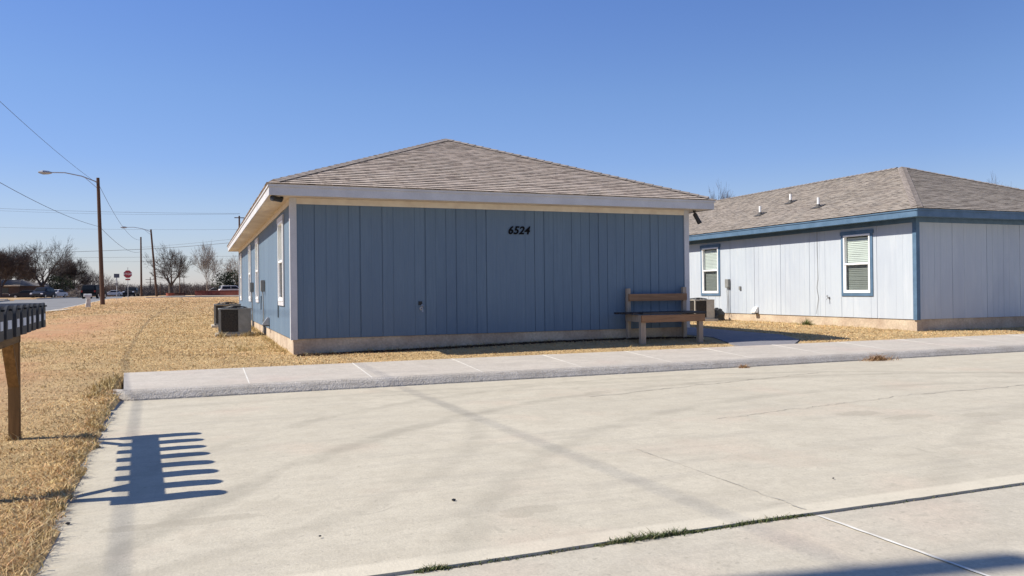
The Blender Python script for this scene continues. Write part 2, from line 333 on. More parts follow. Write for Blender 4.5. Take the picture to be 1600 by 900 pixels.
class MB:
    def __init__(s): s.v = []; s.f = []; s.uv = []; s.mi = []
    def add(s, vs, fs, uvs=None, mi=0):
        n = len(s.v); s.v += [tuple(v) for v in vs]
        for i, f in enumerate(fs):
            s.f.append(tuple(n+j for j in f)); s.mi.append(mi)
            s.uv.append(uvs[i] if uvs else None)
        return s
    def box(s, x0, x1, y0, y1, z0, z1, mi=0):
        vs = [(x, y, z) for z in (z0, z1) for y in (y0, y1) for x in (x0, x1)]
        return s.add(vs, [(0, 2, 3, 1), (4, 5, 7, 6), (0, 1, 5, 4), (2, 6, 7, 3), (0, 4, 6, 2), (1, 3, 7, 5)], mi=mi)
    def obox(s, c, sz, m, mi=0):
        n = len(s.v); s.box(-sz[0]/2, sz[0]/2, -sz[1]/2, sz[1]/2, -sz[2]/2, sz[2]/2, mi)
        for i in range(n, len(s.v)): s.v[i] = tuple(m @ Vector(s.v[i]) + Vector(c))
        return s
    def tube(s, pts, rad, n=8, cap=True, mi=0):
        pts = [Vector(p) for p in pts]; rad = rad if isinstance(rad, (list, tuple)) else [rad]*len(pts)
        vs = []; fs = []; prev = None
        for i, p in enumerate(pts):
            t = (pts[min(i+1, len(pts)-1)]-pts[max(i-1, 0)]).normalized()
            if prev is None: a = t.cross(Vector((0, 0, 1)) if abs(t.z) < .9 else Vector((1, 0, 0))).normalized()
            else: a = (prev - t*prev.dot(t)).normalized()
            prev = a; bb = t.cross(a)
            for k in range(n):
                w = 2*math.pi*k/n; vs.append(p+(a*math.cos(w)+bb*math.sin(w))*rad[i])
        for i in range(len(pts)-1):
            for k in range(n):
                fs.append((i*n+k, i*n+(k+1) % n, (i+1)*n+(k+1) % n, (i+1)*n+k))
        if cap: fs.append(tuple(range(n-1, -1, -1))); fs.append(tuple((len(pts)-1)*n+k for k in range(n)))
        return s.add(vs, fs, mi=mi)
    def prism(s, poly, axis, a, b, mi=0):
        """poly: 2-D outline, extruded along axis from a to b"""
        def P(u, w, t): return {'x': (t, u, w), 'y': (u, t, w), 'z': (u, w, t)}[axis]
        n = len(poly); vs = [P(u, w, a) for u, w in poly]+[P(u, w, b) for u, w in poly]
        fs = [tuple(range(n)), tuple(range(2*n-1, n-1, -1))]+[(i, n+i, n+(i+1) % n, (i+1) % n) for i in range(n)]
        return s.add(vs, fs, mi=mi)
    def build(s, name, m, parent=None, smooth=False, bevel=0., recalc=True, loc=None):
        me = bpy.data.meshes.new(name); me.from_pydata(s.v, [], s.f); me.validate(clean_customdata=False)
        for x in (m if isinstance(m, (list, tuple)) else [m]): me.materials.append(x)
        if isinstance(m, (list, tuple)): me.polygons.foreach_set('material_index', s.mi)
        if any(u is not None for u in s.uv):
            L = me.uv_layers.new(name='UVMap')
            for p in me.polygons:
                u = s.uv[p.index]
                if u:
                    for j, li in enumerate(p.loop_indices): L.data[li].uv = u[j]
        if recalc or bevel:
            bm = bmesh.new(); bm.from_mesh(me)
            if recalc: bmesh.ops.recalc_face_normals(bm, faces=bm.faces)
            if bevel: bmesh.ops.bevel(bm, geom=bm.edges[:], offset=bevel, segments=2, affect='EDGES', clamp_overlap=True)
            bm.to_mesh(me); bm.free()
        if smooth: me.polygons.foreach_set('use_smooth', [True]*len(me.polygons))
        o = bpy.data.objects.new(name, me)
        if loc is not None: o.location = loc
        return link(o, parent)

def rotm(axis, ang): return Matrix.Rotation(ang, 3, axis)
def copy_tree(o, parent=None):
    c = o.copy(); COL.objects.link(c); c.parent = parent
    if parent is not None: c.matrix_parent_inverse = o.matrix_parent_inverse.copy()
    for ch in list(o.children): copy_tree(ch, c)
    return c

# ------------------------------------------------------------------ terrain
def lerp(pts, x):
    if x <= pts[0][0]: return pts[0][1]
    for (a, p), (b, q) in zip(pts, pts[1:]):
        if x <= b: return p+(q-p)*(x-a)/(b-a)
    return pts[-1][1]
def smooth(t): t = max(0, min(1, t)); return t*t*(3-2*t)
EDGE = lambda y: -.83-.035*(y-4) + .05*noise.noise(Vector((0, y*1.3, 3))) + .03*noise.noise(Vector((5, y*5, 3)))
KY = 11.2
WEST = [(-40, .0), (8, .03), (11.2, .09), (14.5, .25), (60, .70), (95, .98), (130, 1.10), (400, 1.15), (1500, 1.2)]
def west_z(x, y):
    z = lerp(WEST, y)
    if x < -4: z -= smooth((-4-x)/6)*lerp([(0, .10), (30, .30), (66, .38), (100, .06), (112, 0)], y)
    return z
def ground_z(x, y):
    z = west_z(x, y)
    bump = .09*math.exp(-((x-7.5)/4)**2)*smooth((y-12.9)/1.5)*smooth((40-y)/20)
    return z+bump + .02*noise.noise(Vector((x*.5, y*.5, 0)))*smooth((y-13)/3 if x > -1 else 1)
def dirt(x, y):
    n = noise.noise(Vector((x*.22, y*.13, 2)))+.5*noise.noise(Vector((x*.8, y*.5, 9)))+.25*noise.noise(Vector((x*2.6, y*1.9, 4)))
    w = smooth((-1.0-x)/2.5)*smooth((y-6)/4)*(1 if y < 26 else max(.35, 1-(y-26)/30))
    return max(0, min(1, (n+.5)*2.0))*w if x < -1 or y < 30 else max(0, min(1, (n+.1)*1.5))*.5*smooth((y-35)/20)
ROADX0, ROADX1 = -19.5, -9.3
CRY0, CRY1 = 106, 117
def on_road(x, y): return (ROADX0 < x < ROADX1) or (CRY0 < y < CRY1)
def sheet_z(x, y):
    if x > EDGE(y)+.11 and y < KY+1.6: return -.06
    if on_road(x, y): return ground_z(x, y)-.22
    return ground_z(x, y)
def steps(segs):
    out = []
    for a, b, n in segs: out += [a+(b-a)*i/n for i in range(n)]
    return out+[segs[-1][1]]
xs = steps([(-1500, -200, 8), (-200, -40, 16), (-40, -19.6, 12), (-19.6, -19.4, 1), (-19.4, -9.4, 8), (-9.4, -9.2, 1), (-9.2, -4, 14), (-4, -1.6, 16), (-1.6, -.2, 20), (-.2, 26, 54), (26, 60, 14), (60, 1500, 12)])
ys = steps([(-60, -2, 8), (-2, 3, 8), (3, 12.6, 80), (12.6, 13.0, 4), (13, 20, 28), (20, 60, 50), (60, 105.9, 40), (105.9, 106.1, 1), (106.1, 116.9, 5), (116.9, 117.1, 1), (117.1, 200, 16), (200, 1800, 14)])
g_ = MB(); nx = len(xs)
vs = [(x, y, sheet_z(x, y)) for y in ys for x in xs]
fs = [(j*nx+i, j*nx+i+1, (j+1)*nx+i+1, (j+1)*nx+i) for j in range(len(ys)-1) for i in range(nx-1)]
ground = g_.add(vs, fs).build('ground', M_lawn, smooth=True, recalc=False); tag(ground, kind='structure')
da = ground.data.attributes.new('dirt', 'FLOAT', 'POINT'); da.data.foreach_set('value', [dirt(v[0], v[1]) if -40 < v[0] < 60 and 0 < v[1] < 130 else 0. for v in vs])

# driveway slabs with wavy broken edges at the open joint (y about 3.77)
def jl(x): return 3.775+.016*noise.noise(Vector((x*1.1, 0, 0)))+.007*noise.noise(Vector((x*9, 3, 0)))
def slab(name, m, ya, yb, x1, thick=.12, zoff=0., nxs=260):
    s = MB(); n = nxs; top = []; lx = []
    rows = 40
    for j in range(rows+1):
        t = j/rows
        for i in range(n+1):
            u = i/n
            y0 = ya if not callable(ya) else None
            xr = u
            yg = None
            y_lo = (ya(0) if callable(ya) else ya); y_hi = (yb(0) if callable(yb) else yb)
            yy = y_lo+(y_hi-y_lo)*t
            x0 = EDGE(yy)
            x = x0+(x1-x0)*(u**1.8)
            ylo = ya(x) if callable(ya) else ya; yhi = yb(x) if callable(yb) else yb
            y = ylo+(yhi-ylo)*t
            z = zoff + (.004*noise.noise(Vector((x*.9, y*.9, 1))) if y < KY-.3 else 0)
            top.append((x, y, z))
    k = len(top); low = [(a, b, c-thick) for a, b, c in top]
    s.v = top+low; W1 = n+1
    for j in range(rows):
        for i in range(n):
            q = (j*W1+i, j*W1+i+1, (j+1)*W1+i+1, (j+1)*W1+i); s.f.append(q); s.uv.append(None); s.mi.append(0)
    def side(a, b): s.f.append((a, b, b+k, a+k)); s.uv.append(None); s.mi.append(0)
    for i in range(n): side(i+1, i); side(rows*W1+i, rows*W1+i+1)
    for j in range(rows): side(j*W1, (j+1)*W1); side((j+1)*W1+n, j*W1+n)
    return tag(s.build(name, m, recalc=False), kind='structure')
slab('driveway', M_conc, lambda x: jl(x)+.011, KY+.25, 42)
slab('concrete_apron', M_conc2, -12, lambda x: jl(x)-.012+.004*noise.noise(Vector((x*4, 7, 7))), 42, zoff=-.012)
# bright sealed joint across the apron and its faint continuation
def ribbon(name, pts, w, m, z=.0035, kind='structure', jit=.0):
    s = MB(); pts = [Vector(p) for p in pts]; vs = []
    for i, p in enumerate(pts):
        t = (pts[min(i+1, len(pts)-1)]-pts[max(i-1, 0)]).normalized(); nn = Vector((-t.y, t.x, 0)); ww = w*(1+jit*random.uniform(-.8, .9))/2
        vs += [p+nn*ww+Vector((0, 0, z)), p-nn*ww+Vector((0, 0, z))]
    return s.add(vs, [(2*i, 2*i+1, 2*i+3, 2*i+2) for i in range(len(pts)-1)]).build(name, m)
tag(ribbon('joint_line', [(3.43+.004*random.uniform(-1, 1), 3.74-.1*i, -.010) for i in range(45)], .022, M_seal, .004, jit=.25), kind='structure')
def wander(a, b, n, amp, seed):
    a = Vector(a); b = Vector(b); t = (b-a).normalized(); nn = Vector((-t.y, t.x, 0))
    return [a.lerp(b, i/n)+nn*amp*(noise.noise(Vector((i*.23, seed, 0)))+.5*noise.noise(Vector((i*.9, seed, 4)))) for i in range(n+1)]
M_hair = mat('hairline_crack', (.26, .24, .20), (.42, .39, .33), 5, .95)
for a, b, w, sd in (((3.43, 3.85, 0), (3.44, 5.9, 0), .005, 1), ((8.3, 7.4, 0), (14.5, 7.5, 0), .012, 2), ((5.0, 6.9, 0), (8.3, 7.4, 0), .008, 3),
                    ((4.6, 9.0, 0), (9.4, 10.0, 0), .012, 4), ((10.4, 5.9, 0), (14.5, 6.2, 0), .010, 5), ((1.9, 10.3, 0), (4.6, 9.95, 0), .007, 6)):
    tag(ribbon('pavement_crack', wander(a, b, 60, .03 if sd == 1 else .09, sd), w, M_hair, .005, jit=.8), kind='structure')

# kerb and sidewalk
SX0, SX1 = -1.02, 40
def swz(y): return .125+.055*(y-(KY+.17))
def kerb():
    s = MB(); X = steps([(SX0, 14, 640), (14, 40, 200)]); prof = [(0, -.03), (.012, .02), (.035, .05), (.06, .085), (.095, .115), (.14, .128), (.19, .129)]
    vs = []
    for x in X:
        for j, (dy, z) in enumerate(prof):
            r = noise.noise(Vector((x*14, j*.9, 0)))*.006+noise.noise(Vector((x*45, j*2, 0)))*.003
            w = .03*noise.noise(Vector((x*.7, 0, 8)))
            if x < SX0+.35: dyy = dy+ .16*(1-(x-SX0)/.35)**2
            else: dyy = dy
            k = 1 if 0 < j < 5 else .25
            vs.append((x, KY+dyy+w*(1-j/6)+r*k*1.2, z+r*k*(.0 if j == 6 else 1)))
    n = len(prof)
    fs = [(i*n+j, (i+1)*n+j, (i+1)*n+j+1, i*n+j+1) for i in range(len(X)-1) for j in range(n-1)]
    fs.append(tuple(range(n)))
    return s.add(vs, fs).build('kerb', M_kerb, smooth=False)
tag(kerb(), kind='structure')
def sidewalk():
    s = MB(); y0, y1 = KY+.18, 12.95; j = [SX0-.02]+[.65+1.68*k for k in range(24)]
    for a, b in zip(j, j[1:]):
        a2, b2 = a+.006, b-.006
        n0 = 0.12 if a == j[0] else 0
        top = [(a2+n0*1.2, y0, swz(y0)+.004), (b2, y0, swz(y0)+.004), (b2, y1, swz(y1)), (a2+n0*.2, y1, swz(y1))]
        ymid = y0+.5
        low = [(x, y, z-.16) for x, y, z in top]
        s.add(top+low, [(0, 1, 2, 3), (0, 4, 5, 1), (1, 5, 6, 2), (2, 6, 7, 3), (3, 7, 4, 0)])
    return s.build('sidewalk', M_walk)
tag(sidewalk(), kind='structure')
s = MB()
for k in range(23):
    x = .65+1.68*k; s.box(x-.008, x+.008, KY+.185, 12.94, 0, 0)
    n = len(s.v)
    for i in range(n-8, n): vx, vy, vz = s.v[i]; s.v[i] = (vx, vy, swz(vy)+(.0035 if i >= n-4 else -.05))
tag(s.build('sidewalk_joints', M_seal), kind='structure')
# path between the houses
s = MB(); pl = [(9.95, 12.96), (11.3, 12.96), (12.0, 13.6), (12.35, 14.6), (12.4, 34), (10.3, 34), (10.3, 14.3), (10.1, 13.5)]
s.add([(x, y, ground_z(x, y)+.02 if y > 13 else swz(y)-.002) for x, y in pl]+[(x, y, -.1) for x, y in pl], [tuple(range(8))]+[(i, 8+i, 8+(i+1) % 8, (i+1) % 8) for i in range(8)])
tag(s.build('footpath', M_path), kind='structure')

# streets
def road(name, X, Y, zf, m=M_asph):
    s = MB(); nx = len(X)
    s.add([(x, y, zf(x, y)) for y in Y for x in X], [(j*nx+i, j*nx+i+1, (j+1)*nx+i+1, (j+1)*nx+i) for j in range(len(Y)-1) for i in range(nx-1)])
    return tag(s.build(name, m, recalc=False, smooth=True), kind='structure')
road('street', steps([(ROADX0-.2, ROADX1+.2, 8)]), steps([(-40, 106, 60)]), lambda x, y: ground_z(x, y)-.13)
road('street_beyond', steps([(ROADX0-.2, ROADX1+.2, 8)]), steps([(117, 420, 40)]), lambda x, y: ground_z(x, y)-.13).name = 'street_beyond'
road('cross_street', steps([(-240, 200, 120)]), steps([(CRY0-.2, CRY1+.2, 6)]), lambda x, y: ground_z(x, y)-.126)
def kerbline(pts, w=.18):
    s = MB(); P = [Vector(p) for p in pts]
    for a, b in zip(P, P[1:]):
        t = (b-a); t.z = 0; t.normalize(); nn = Vector((-t.y, t.x, 0))*w/2
        for q in (1,):
            v = [a-nn, a+nn, b+nn, b-nn]; zz = [ground_z(p.x, p.y)+.015 for p in v]
            s.add([(p.x, p.y, z) for p, z in zip(v, zz)]+[(p.x, p.y, z-.3) for p, z in zip(v, zz)], [(0, 3, 2, 1), (0, 4, 7, 3), (1, 2, 6, 5), (0, 1, 5, 4), (3, 7, 6, 2)])
    return tag(s.build('street_kerb', M_road_kerb), kind='structure')
def line(a, b, n): return [(a[0]+(b[0]-a[0])*i/n, a[1]+(b[1]-a[1])*i/n, 0) for i in range(n+1)]
kerbline(line((ROADX1, -30), (ROADX1, 103), 60)); kerbline(line((ROADX0, -30), (ROADX0, 103), 60))
kerbline(line((ROADX1, 103), (-6.3, CRY0), 4)+line((-6.3, CRY0), (120, CRY0), 40)[1:])
kerbline(line((ROADX0, 103), (-22.5, CRY0), 4)+line((-22.5, CRY0), (-200, CRY0), 60)[1:])
kerbline(line((-200, CRY1), (ROADX0-3, CRY1), 60)+line((ROADX0-3, CRY1), (ROADX0, 120), 3)[1:]+line((ROADX0, 120), (ROADX0, 300), 20)[1:])
kerbline(line((120, CRY1), (ROADX1+3, CRY1), 60)+line((ROADX1+3, CRY1), (ROADX1, 120), 3)[1:]+line((ROADX1, 120), (ROADX1, 300), 20)[1:])
# pale concrete ramp strip by the street and pale far strip
s = MB(); pl = [(-9.15, 58), (-8.0, 58.5), (-7.9, 62), (-9.15, 62.5)]
s.add([(x, y, ground_z(x, y)+.03) for x, y in pl], [(0, 1, 2, 3)]); tag(s.build('drive_ramp', M_road_kerb), kind='structure')
s = MB(); XX = steps([(-5, 70, 25)])
s.add([(x, y, ground_z(x, y)+.05) for y in (119, 131) for x in XX], [(i, i+1, len(XX)+i+1, len(XX)+i) for i in range(len(XX)-1)])
tag(s.build('parking_pavement', M_road_kerb), kind='structure')

# ------------------------------------------------------------------ houses
def slope_strip(s, A, B, A2, B2, nrm, V, U0=0.):
    """shingle courses from eave edge A-B to top edge A2-B2"""
    A, B, A2, B2, nrm = map(Vector, (A, B, A2, B2, nrm)); n = max(1, round(V/.137)); ax = (B-A).normalized()
    up_ = (nrm.cross(ax)).normalized()
    for i in range(n):
        t0, t1 = i/n, (i+1)/n
        l0, r0, l1, r1 = A.lerp(A2, t0), B.lerp(B2, t0), A.lerp(A2, t1), B.lerp(B2, t1)
        o0 = nrm*.014; o1 = nrm*.001
        L = (r0-l0).length; k = max(1, int(L/.35)); v0, v1 = i*.137, (i+.999)*.137
        lo = []; hi = []; ri = []
        for j in range(k+1):
            p = l0.lerp(r0, j/k); q = l1.lerp(r1, j/k); w = random.uniform(-.003, .004)
            lo.append(p+o0+nrm*w); hi.append(q+o1); ri.append(p+nrm*.0)
        m = k+1; vs = lo+hi+ri
        uvq = lambda p: ((p-A).dot(ax)+U0)
        fs = []; uv = []
        for j in range(k):
            fs.append((j, j+1, m+j+1, m+j)); uv.append([(uvq(lo[j]), v0), (uvq(lo[j+1]), v0), (uvq(hi[j+1]), v1), (uvq(hi[j]), v1)])
            fs.append((2*m+j, 2*m+j+1, j+1, j)); uv.append([(uvq(ri[j]), v0+.13), (uvq(ri[j+1]), v0+.13), (uvq(lo[j+1]), v0+.13), (uvq(lo[j]), v0+.13)])
        s.add(vs, fs, uv)

def siding(axis, a, b, z0, z1, off, sgn, skip=(), vary=1., seed=1):
    """grooved sheet: runs along axis from a to b, its face looks towards sgn on the other axis; skip = list of openings (s0,s1,z0,z1)"""
    rnd = random.Random(seed); s = MB(); pts = [(a, 0)]; u = a+.2; k = 1
    while u < b-.05:
        seam = (k % 6 == 0); w = (.012 if seam else .0075)*rnd.uniform(.7, 1.3); d = .015*min(1, vary*1.6) if seam else .011*rnd.choice((.15, .5, .8, 1.1, .35))*vary; w *= 1 if seam else min(1, .35+vary*.65)*rnd.uniform(.6, 1.2)
        pts += [(u-w, 0), (u-w*.8, d), (u+w*.8, d), (u+w, 0)]; u += .2033; k += 1
    pts.append((b, 0)); P = []
    cuts = sorted(set([z0, z1]+[q for o in skip for q in o[2:]]))
    def V(u, d, z):
        q = off-sgn*d
        return (u, q, z) if axis == 'x' else (q, u, z)
    us = sorted(set([p[0] for p in pts]+[q for o in skip for q in o[:2]]))
    dep = {}
    for u in us:
        for (p, dp), (q, dq) in zip(pts, pts[1:]):
            if p <= u <= q: dep[u] = dp+(dq-dp)*((u-p)/(q-p) if q > p else 0); break
    for za, zb in zip(cuts, cuts[1:]):
        for ua, ub in zip(us, us[1:]):
            um = (ua+ub)/2; zm = (za+zb)/2
            if any(o[0] < um < o[1] and o[2] < zm < o[3] for o in skip): continue
            q = [V(ua, dep[ua], za), V(ub, dep[ub], za), V(ub, dep[ub], zb), V(ua, dep[ua], zb)]
            flip = (axis == 'x') == (sgn > 0)
            s.add(q[::-1] if flip else q, [(0, 1, 2, 3)])
    return s

def make_window(house, x, yc, zc, w, h, sgn, trim, blue, name='window'):
    """window in a wall at local x looking along sgn*x; its parts as sub-parts"""
    X = lambda a, b: (min(x+sgn*a, x+sgn*b), max(x+sgn*a, x+sgn*b))
    y0, y1, z0, z1 = yc-w/2, yc+w/2, zc-h/2, zc+h/2; t = .045
    f = MB(); a, b = X(-.07, .035)
    for q in ((y0, y0+t, z0, z1), (y1-t, y1, z0, z1), (y0+t, y1-t, z0, z0+t), (y0+t, y1-t, z1-t, z1)): f.box(a, b, *q)
    a, b = X(-.02, .028); f.box(a, b, y0+t, y1-t, zc-.025, zc+.025)
    fr = f.build(name, M_vinyl, house, bevel=.004)
    f = MB(); a, b = X(-.03, .015); e = .032
    for q in ((y0+t, y0+t+e, z0+t, zc-.025), (y1-t-e, y1-t, z0+t, zc-.025), (y0+t+e, y1-t-e, z0+t, z0+t+e), ): f.box(a, b, *q)
    f.build('sash', M_vinyl, fr)
    f = MB(); a, _ = X(-.043, -.043); f.add([(a, y0+t, zc+.025), (a, y1-t, zc+.025), (a, y1-t, z1-t), (a, y0+t, z1-t)], [(0, 1, 2, 3)])
    a, _ = X(-.02, -.02); f.add([(a, y0+t, z0+t), (a, y1-t, z0+t), (a, y1-t, zc-.025), (a, y0+t, zc-.025)], [(0, 1, 2, 3)]); pn = f.build('pane', M_glass, fr, recalc=False)
    if sgn < 0: pn.data.flip_normals()
    f = MB(); a, _ = X(-.012, -.012); f.add([(a, y0+t, z0+t), (a, y1-t, z0+t), (a, y1-t, zc-.025), (a, y0+t, zc-.025)], [(0, 1, 2, 3)]); f.build('insect_screen', M_screen, fr, recalc=False)
    f = MB(); nb = int((h-.1)/.05)
    for i in range(nb):
        zz = z0+.06+i*.05; dr = .004*random.uniform(-1, 1)
        m_ = rotm('Y', sgn*R(68+random.uniform(-3, 3))); f.obox((x-sgn*.075, yc, zz+dr), (.054, w-2*t-.015, .003), m_)
    f.build('blind', M_blind, fr)
    f = MB(); a, b = X(-.165, -.16); f.box(a, b, y0-.05, y1+.05, z0-.05, z1+.05); f.build('dark_backing', M_room, fr)
    f = MB(); a, b = X(.004, .026); tw = .085
    for q in ((y0-tw, y0-.001, z0-tw, z1), (y1+.001, y1+tw, z0-tw, z1), (y0-.001, y1+.001, z0-tw, z0-.001)): f.box(a, b, *q)
    a, b = X(.003, .034); f.box(a, b, y0-tw-.03, y1+tw+.03, z1+.001, z1+.10)
    f.build('trim', trim, fr, bevel=.003)
    return fr

def make_house(name, loc, label, W_, L_, sid, trim, fas, found, windows, vents, rng, frieze=True, corner=None, vary=1.):
    random.seed(rng)
    h = thing(name, loc, label=label, cat='house'); O = .40; ZS, ZT, ZF = .30, 2.80, 2.98
    # foundation
    s = MB(); n = 60; 
    s.box(.025, W_-.025, .025, L_-.025, -.6, ZS-.004); s.build('foundation', found, h)
    op = [(yc-w/2, yc+w/2, zc-hh/2, zc+hh/2) for (yc, zc, w, hh) in windows]
    siding('x', 0, W_, ZS, ZT, 0, -1, seed=rng, vary=vary).build('wall', sid, h, recalc=False)
    siding('y', 0, L_, ZS, ZT, 0, -1, skip=op, seed=rng+1, vary=vary).build('wall', sid, h, recalc=False)
    siding('y', 0, L_, ZS, ZT, W_, 1, skip=op, seed=rng+2, vary=vary).build('wall', sid, h, recalc=False)
    siding('x', 0, W_, ZS, ZT, L_, 1, seed=rng+3, vary=vary).build('wall', sid, h, recalc=False)
    # corner boards
    for cx, sxn in ((0, -1), (W_, 1)):
        for cy, syn in ((0, -1), (L_, 1)):
            s = MB(); a = cx+sxn*.022; b = cx-sxn*.095
            y_a, y_b = cy+syn*.001, cy+syn*.022
            s.box(min(a, b), max(a, b), min(y_a, y_b), max(y_a, y_b), ZS-.015, ZT-.002)
            c_, d_ = cy-syn*.09, cy+syn*.001
            s.box(min(cx+sxn*.001, a), max(cx+sxn*.001, a), min(c_, d_), max(c_, d_), ZS-.015, ZT-.002)
            s.build('corner_board', trim if corner is None else corner, h)
    if True:
        s = MB(); s.box(.097, W_-.097, -.020, -.001, ZT-.11, ZT-.003); s.box(-.020, -.001, .092, L_-.092, ZT-.11, ZT-.003); s.build('frieze_board', M_cream if frieze else trim, h)
    # soffit and fascia
    s = MB(); s.box(-O+.02, W_+O-.02, -O+.02, L_+O-.02, ZT, ZT+.012); s.build('soffit', M_soff if frieze else trim, h)
    s = MB()
    for x0, x1, y0, y1 in ((-O, W_+O, -O, -O+.02), (-O, W_+O, L_+O-.02, L_+O), (-O, -O+.02, -O+.02, L_+O-.02), (W_+O-.02, W_+O, -O+.02, L_+O-.02)):
        s.box(x0, x1, y0, y1, ZT-.012, ZF)
    s.build('fascia', fas, h, bevel=.003)
    s = MB(); e = .018
    for x0, x1, y0, y1 in ((-O-e, W_+O+e, -O-e, -O-.001), (-O-e, W_+O+e, L_+O+.001, L_+O+e), (-O-e, -O-.001, -O-.001, L_+O+.001), (W_+O+.001, W_+O+e, -O-.001, L_+O+.001)):
        s.box(x0, x1, y0, y1, ZF-.045, ZF+.002)
    s.build('drip_edge', fas, h)
    # roof: hip ends, straight ridge
    o = O+.035; x0, x1, y0, y1 = -o, W_+o, -o, L_+o; hw = (x1-x0)/2; rise = hw*.402; zr = ZF+rise; cx = (x0+x1)/2
    r0, r1 = y0+hw, y1-hw; SL = math.hypot(hw, rise); c_, s_ = hw/SL, rise/SL
    z = ZF+.004; s = MB()
    slope_strip(s, (x0, y0, z), (x1, y0, z), (cx, r0, zr), (cx, r0, zr), (0, -s_, c_), SL)
    slope_strip(s, (x1, y1, z), (x0, y1, z), (cx, r1, zr), (cx, r1, zr), (0, s_, c_), SL, 20)
    slope_strip(s, (x0, y1, z), (x0, y0, z), (cx, r1, zr), (cx, r0, zr), (-s_, 0, c_), SL, 40)
    slope_strip(s, (x1, y0, z), (x1, y1, z), (cx, r0, zr), (cx, r1, zr), (s_, 0, c_), SL, 60)
    s.add([(x0, y0, z-.004), (x1, y0, z-.004), (x1, y1, z-.004), (x0, y1, z-.004)], [(0, 3, 2, 1)], [[(0, 0)]*4])
    roof = s.build('roof', M_sh1 if frieze else M_sh2, h, recalc=False)
    def caps(A, B, n1, n2):
        s = MB(); A, B = Vector(A), Vector(B); L = (B-A).length; k = int(L/.20); t = (B-A).normalized()
        for i in range(k):
            p = A+t*max(.17, i*L/k-.02); q = A+t*max(.2, (i+1)*L/k+.03); upn = (Vector(n1)+Vector(n2)).normalized()
            d1 = t.cross(Vector(n1)).normalized(); d2 = -t.cross(Vector(n2)).normalized()
            if d1.dot(Vector(n2)) > 0: d1 = -d1
            if d2.dot(Vector(n1)) > 0: d2 = -d2
            w = .135; a = upn*.028; b = upn*.021; j = random.uniform(-.002, .002)
            s.add([p+a+d1*w*1.0, p+a+upn*(.012+j), p+a+d2*w, q+b+d1*w, q+b+upn*.004, q+b+d2*w, p+d1*w, p, p+d2*w],
                  [(0, 1, 4, 3), (1, 2, 5, 4), (6, 7, 1, 0), (7, 8, 2, 1)])
        s.build('ridge_cap', M_cap, roof, recalc=False)
    nF, nB, nL, nR = (0, -s_, c_), (0, s_, c_), (-s_, 0, c_), (s_, 0, c_)
    caps((x0, y0, z), (cx, r0, zr), nF, nL); caps((x1, y0, z), (cx, r0, zr), nF, nR)
    caps((x0, y1, z), (cx, r1, zr), nB, nL); caps((x1, y1, z), (cx, r1, zr), nB, nR); caps((cx, r0, zr), (cx, r1, zr), nL, nR)
    for (vx, vy) in vents:
        zv = ZF+(min(vx-x0, x1-vx))*.402
        s = MB(); s.tube([(vx, vy, zv-.05), (vx, vy, zv+.30)], .038, 12)
        v = s.build('vent_pipe', M_pvc, roof, smooth=False)
        sl_ = math.atan(.402)*(-1 if vx < cx else 1)
        s = MB(); s.obox((vx, vy, zv+.03), (.34, .30, .012), rotm('Y', sl_)); s.tube([(vx, vy, zv), (vx, vy, zv+.10)], [.08, .05], 12)
        s.build('flashing', M_lead, v)
    for (yc, zc, w, hh) in windows:
        make_window(h, 0, yc, zc, w, hh, -1, trim, False)
        make_window(h, W_, yc, zc, w, hh, 1, trim, False)
    return h

WINS = [(1.72, 1.735, .92, 1.56), (8.35, 1.735, .92, 1.56), (11.6, 1.735, .92, 1.56), (17.0, 1.735, .92, 1.56)]
HA = (1.55, 14.48, .24); WA = 8.25; LA = 18.5
houseA = make_house('blue_house', HA, 'blue panelled house with grey brown shingle hip roof, white trim and number 6524', WA, LA, M_blue, M_white, M_white, M_found, WINS, [(.55, 5.2), (WA-.1, 2.0)], 11)
HB = (16.4, 14.48, .24); WB = 8.45
WINSB = [(1.88, 1.735, .92, 1.56), (8.4, 1.735, .92, 1.56), (14.6, 1.735, .92, 1.56)]
houseB = make_house('pale_house', HB, 'pale white blue panelled house with dark blue trim and shingle hip roof beside the footpath', WB, LA, M_pale, M_tblue, M_tblue, M_found, WINSB, [(.85, 4.2), (1.9, 6.6), (.9, 6.9)], 23, frieze=False, vary=.5)

def text_mesh(body, size, depth, shear=.25):
    c = bpy.data.curves.new('digits', 'FONT'); c.body = body; c.size = size; c.extrude = depth; c.shear = shear; c.offset = size*.022
    c.align_x = 'CENTER'; c.align_y = 'CENTER'; c.space_character = 1.08
    o = bpy.data.objects.new('digits', c); COL.objects.link(o)
    dg = bpy.context.evaluated_depsgraph_get(); me = bpy.data.meshes.new_from_object(o.evaluated_get(dg)); bpy.data.objects.remove(o); return me
me = text_mesh('6524', .215, .008); me.materials.append(mat('number_paint', (.006, .006, .008), None, 8, .8, spec=.1))
o = bpy.data.objects.new('house_number', me); o.rotation_euler = (R(90), 0, 0); o.location = (4.33, -.012, 2.29); link(o, houseA); o['label'] = 'black slanted house number 6524'
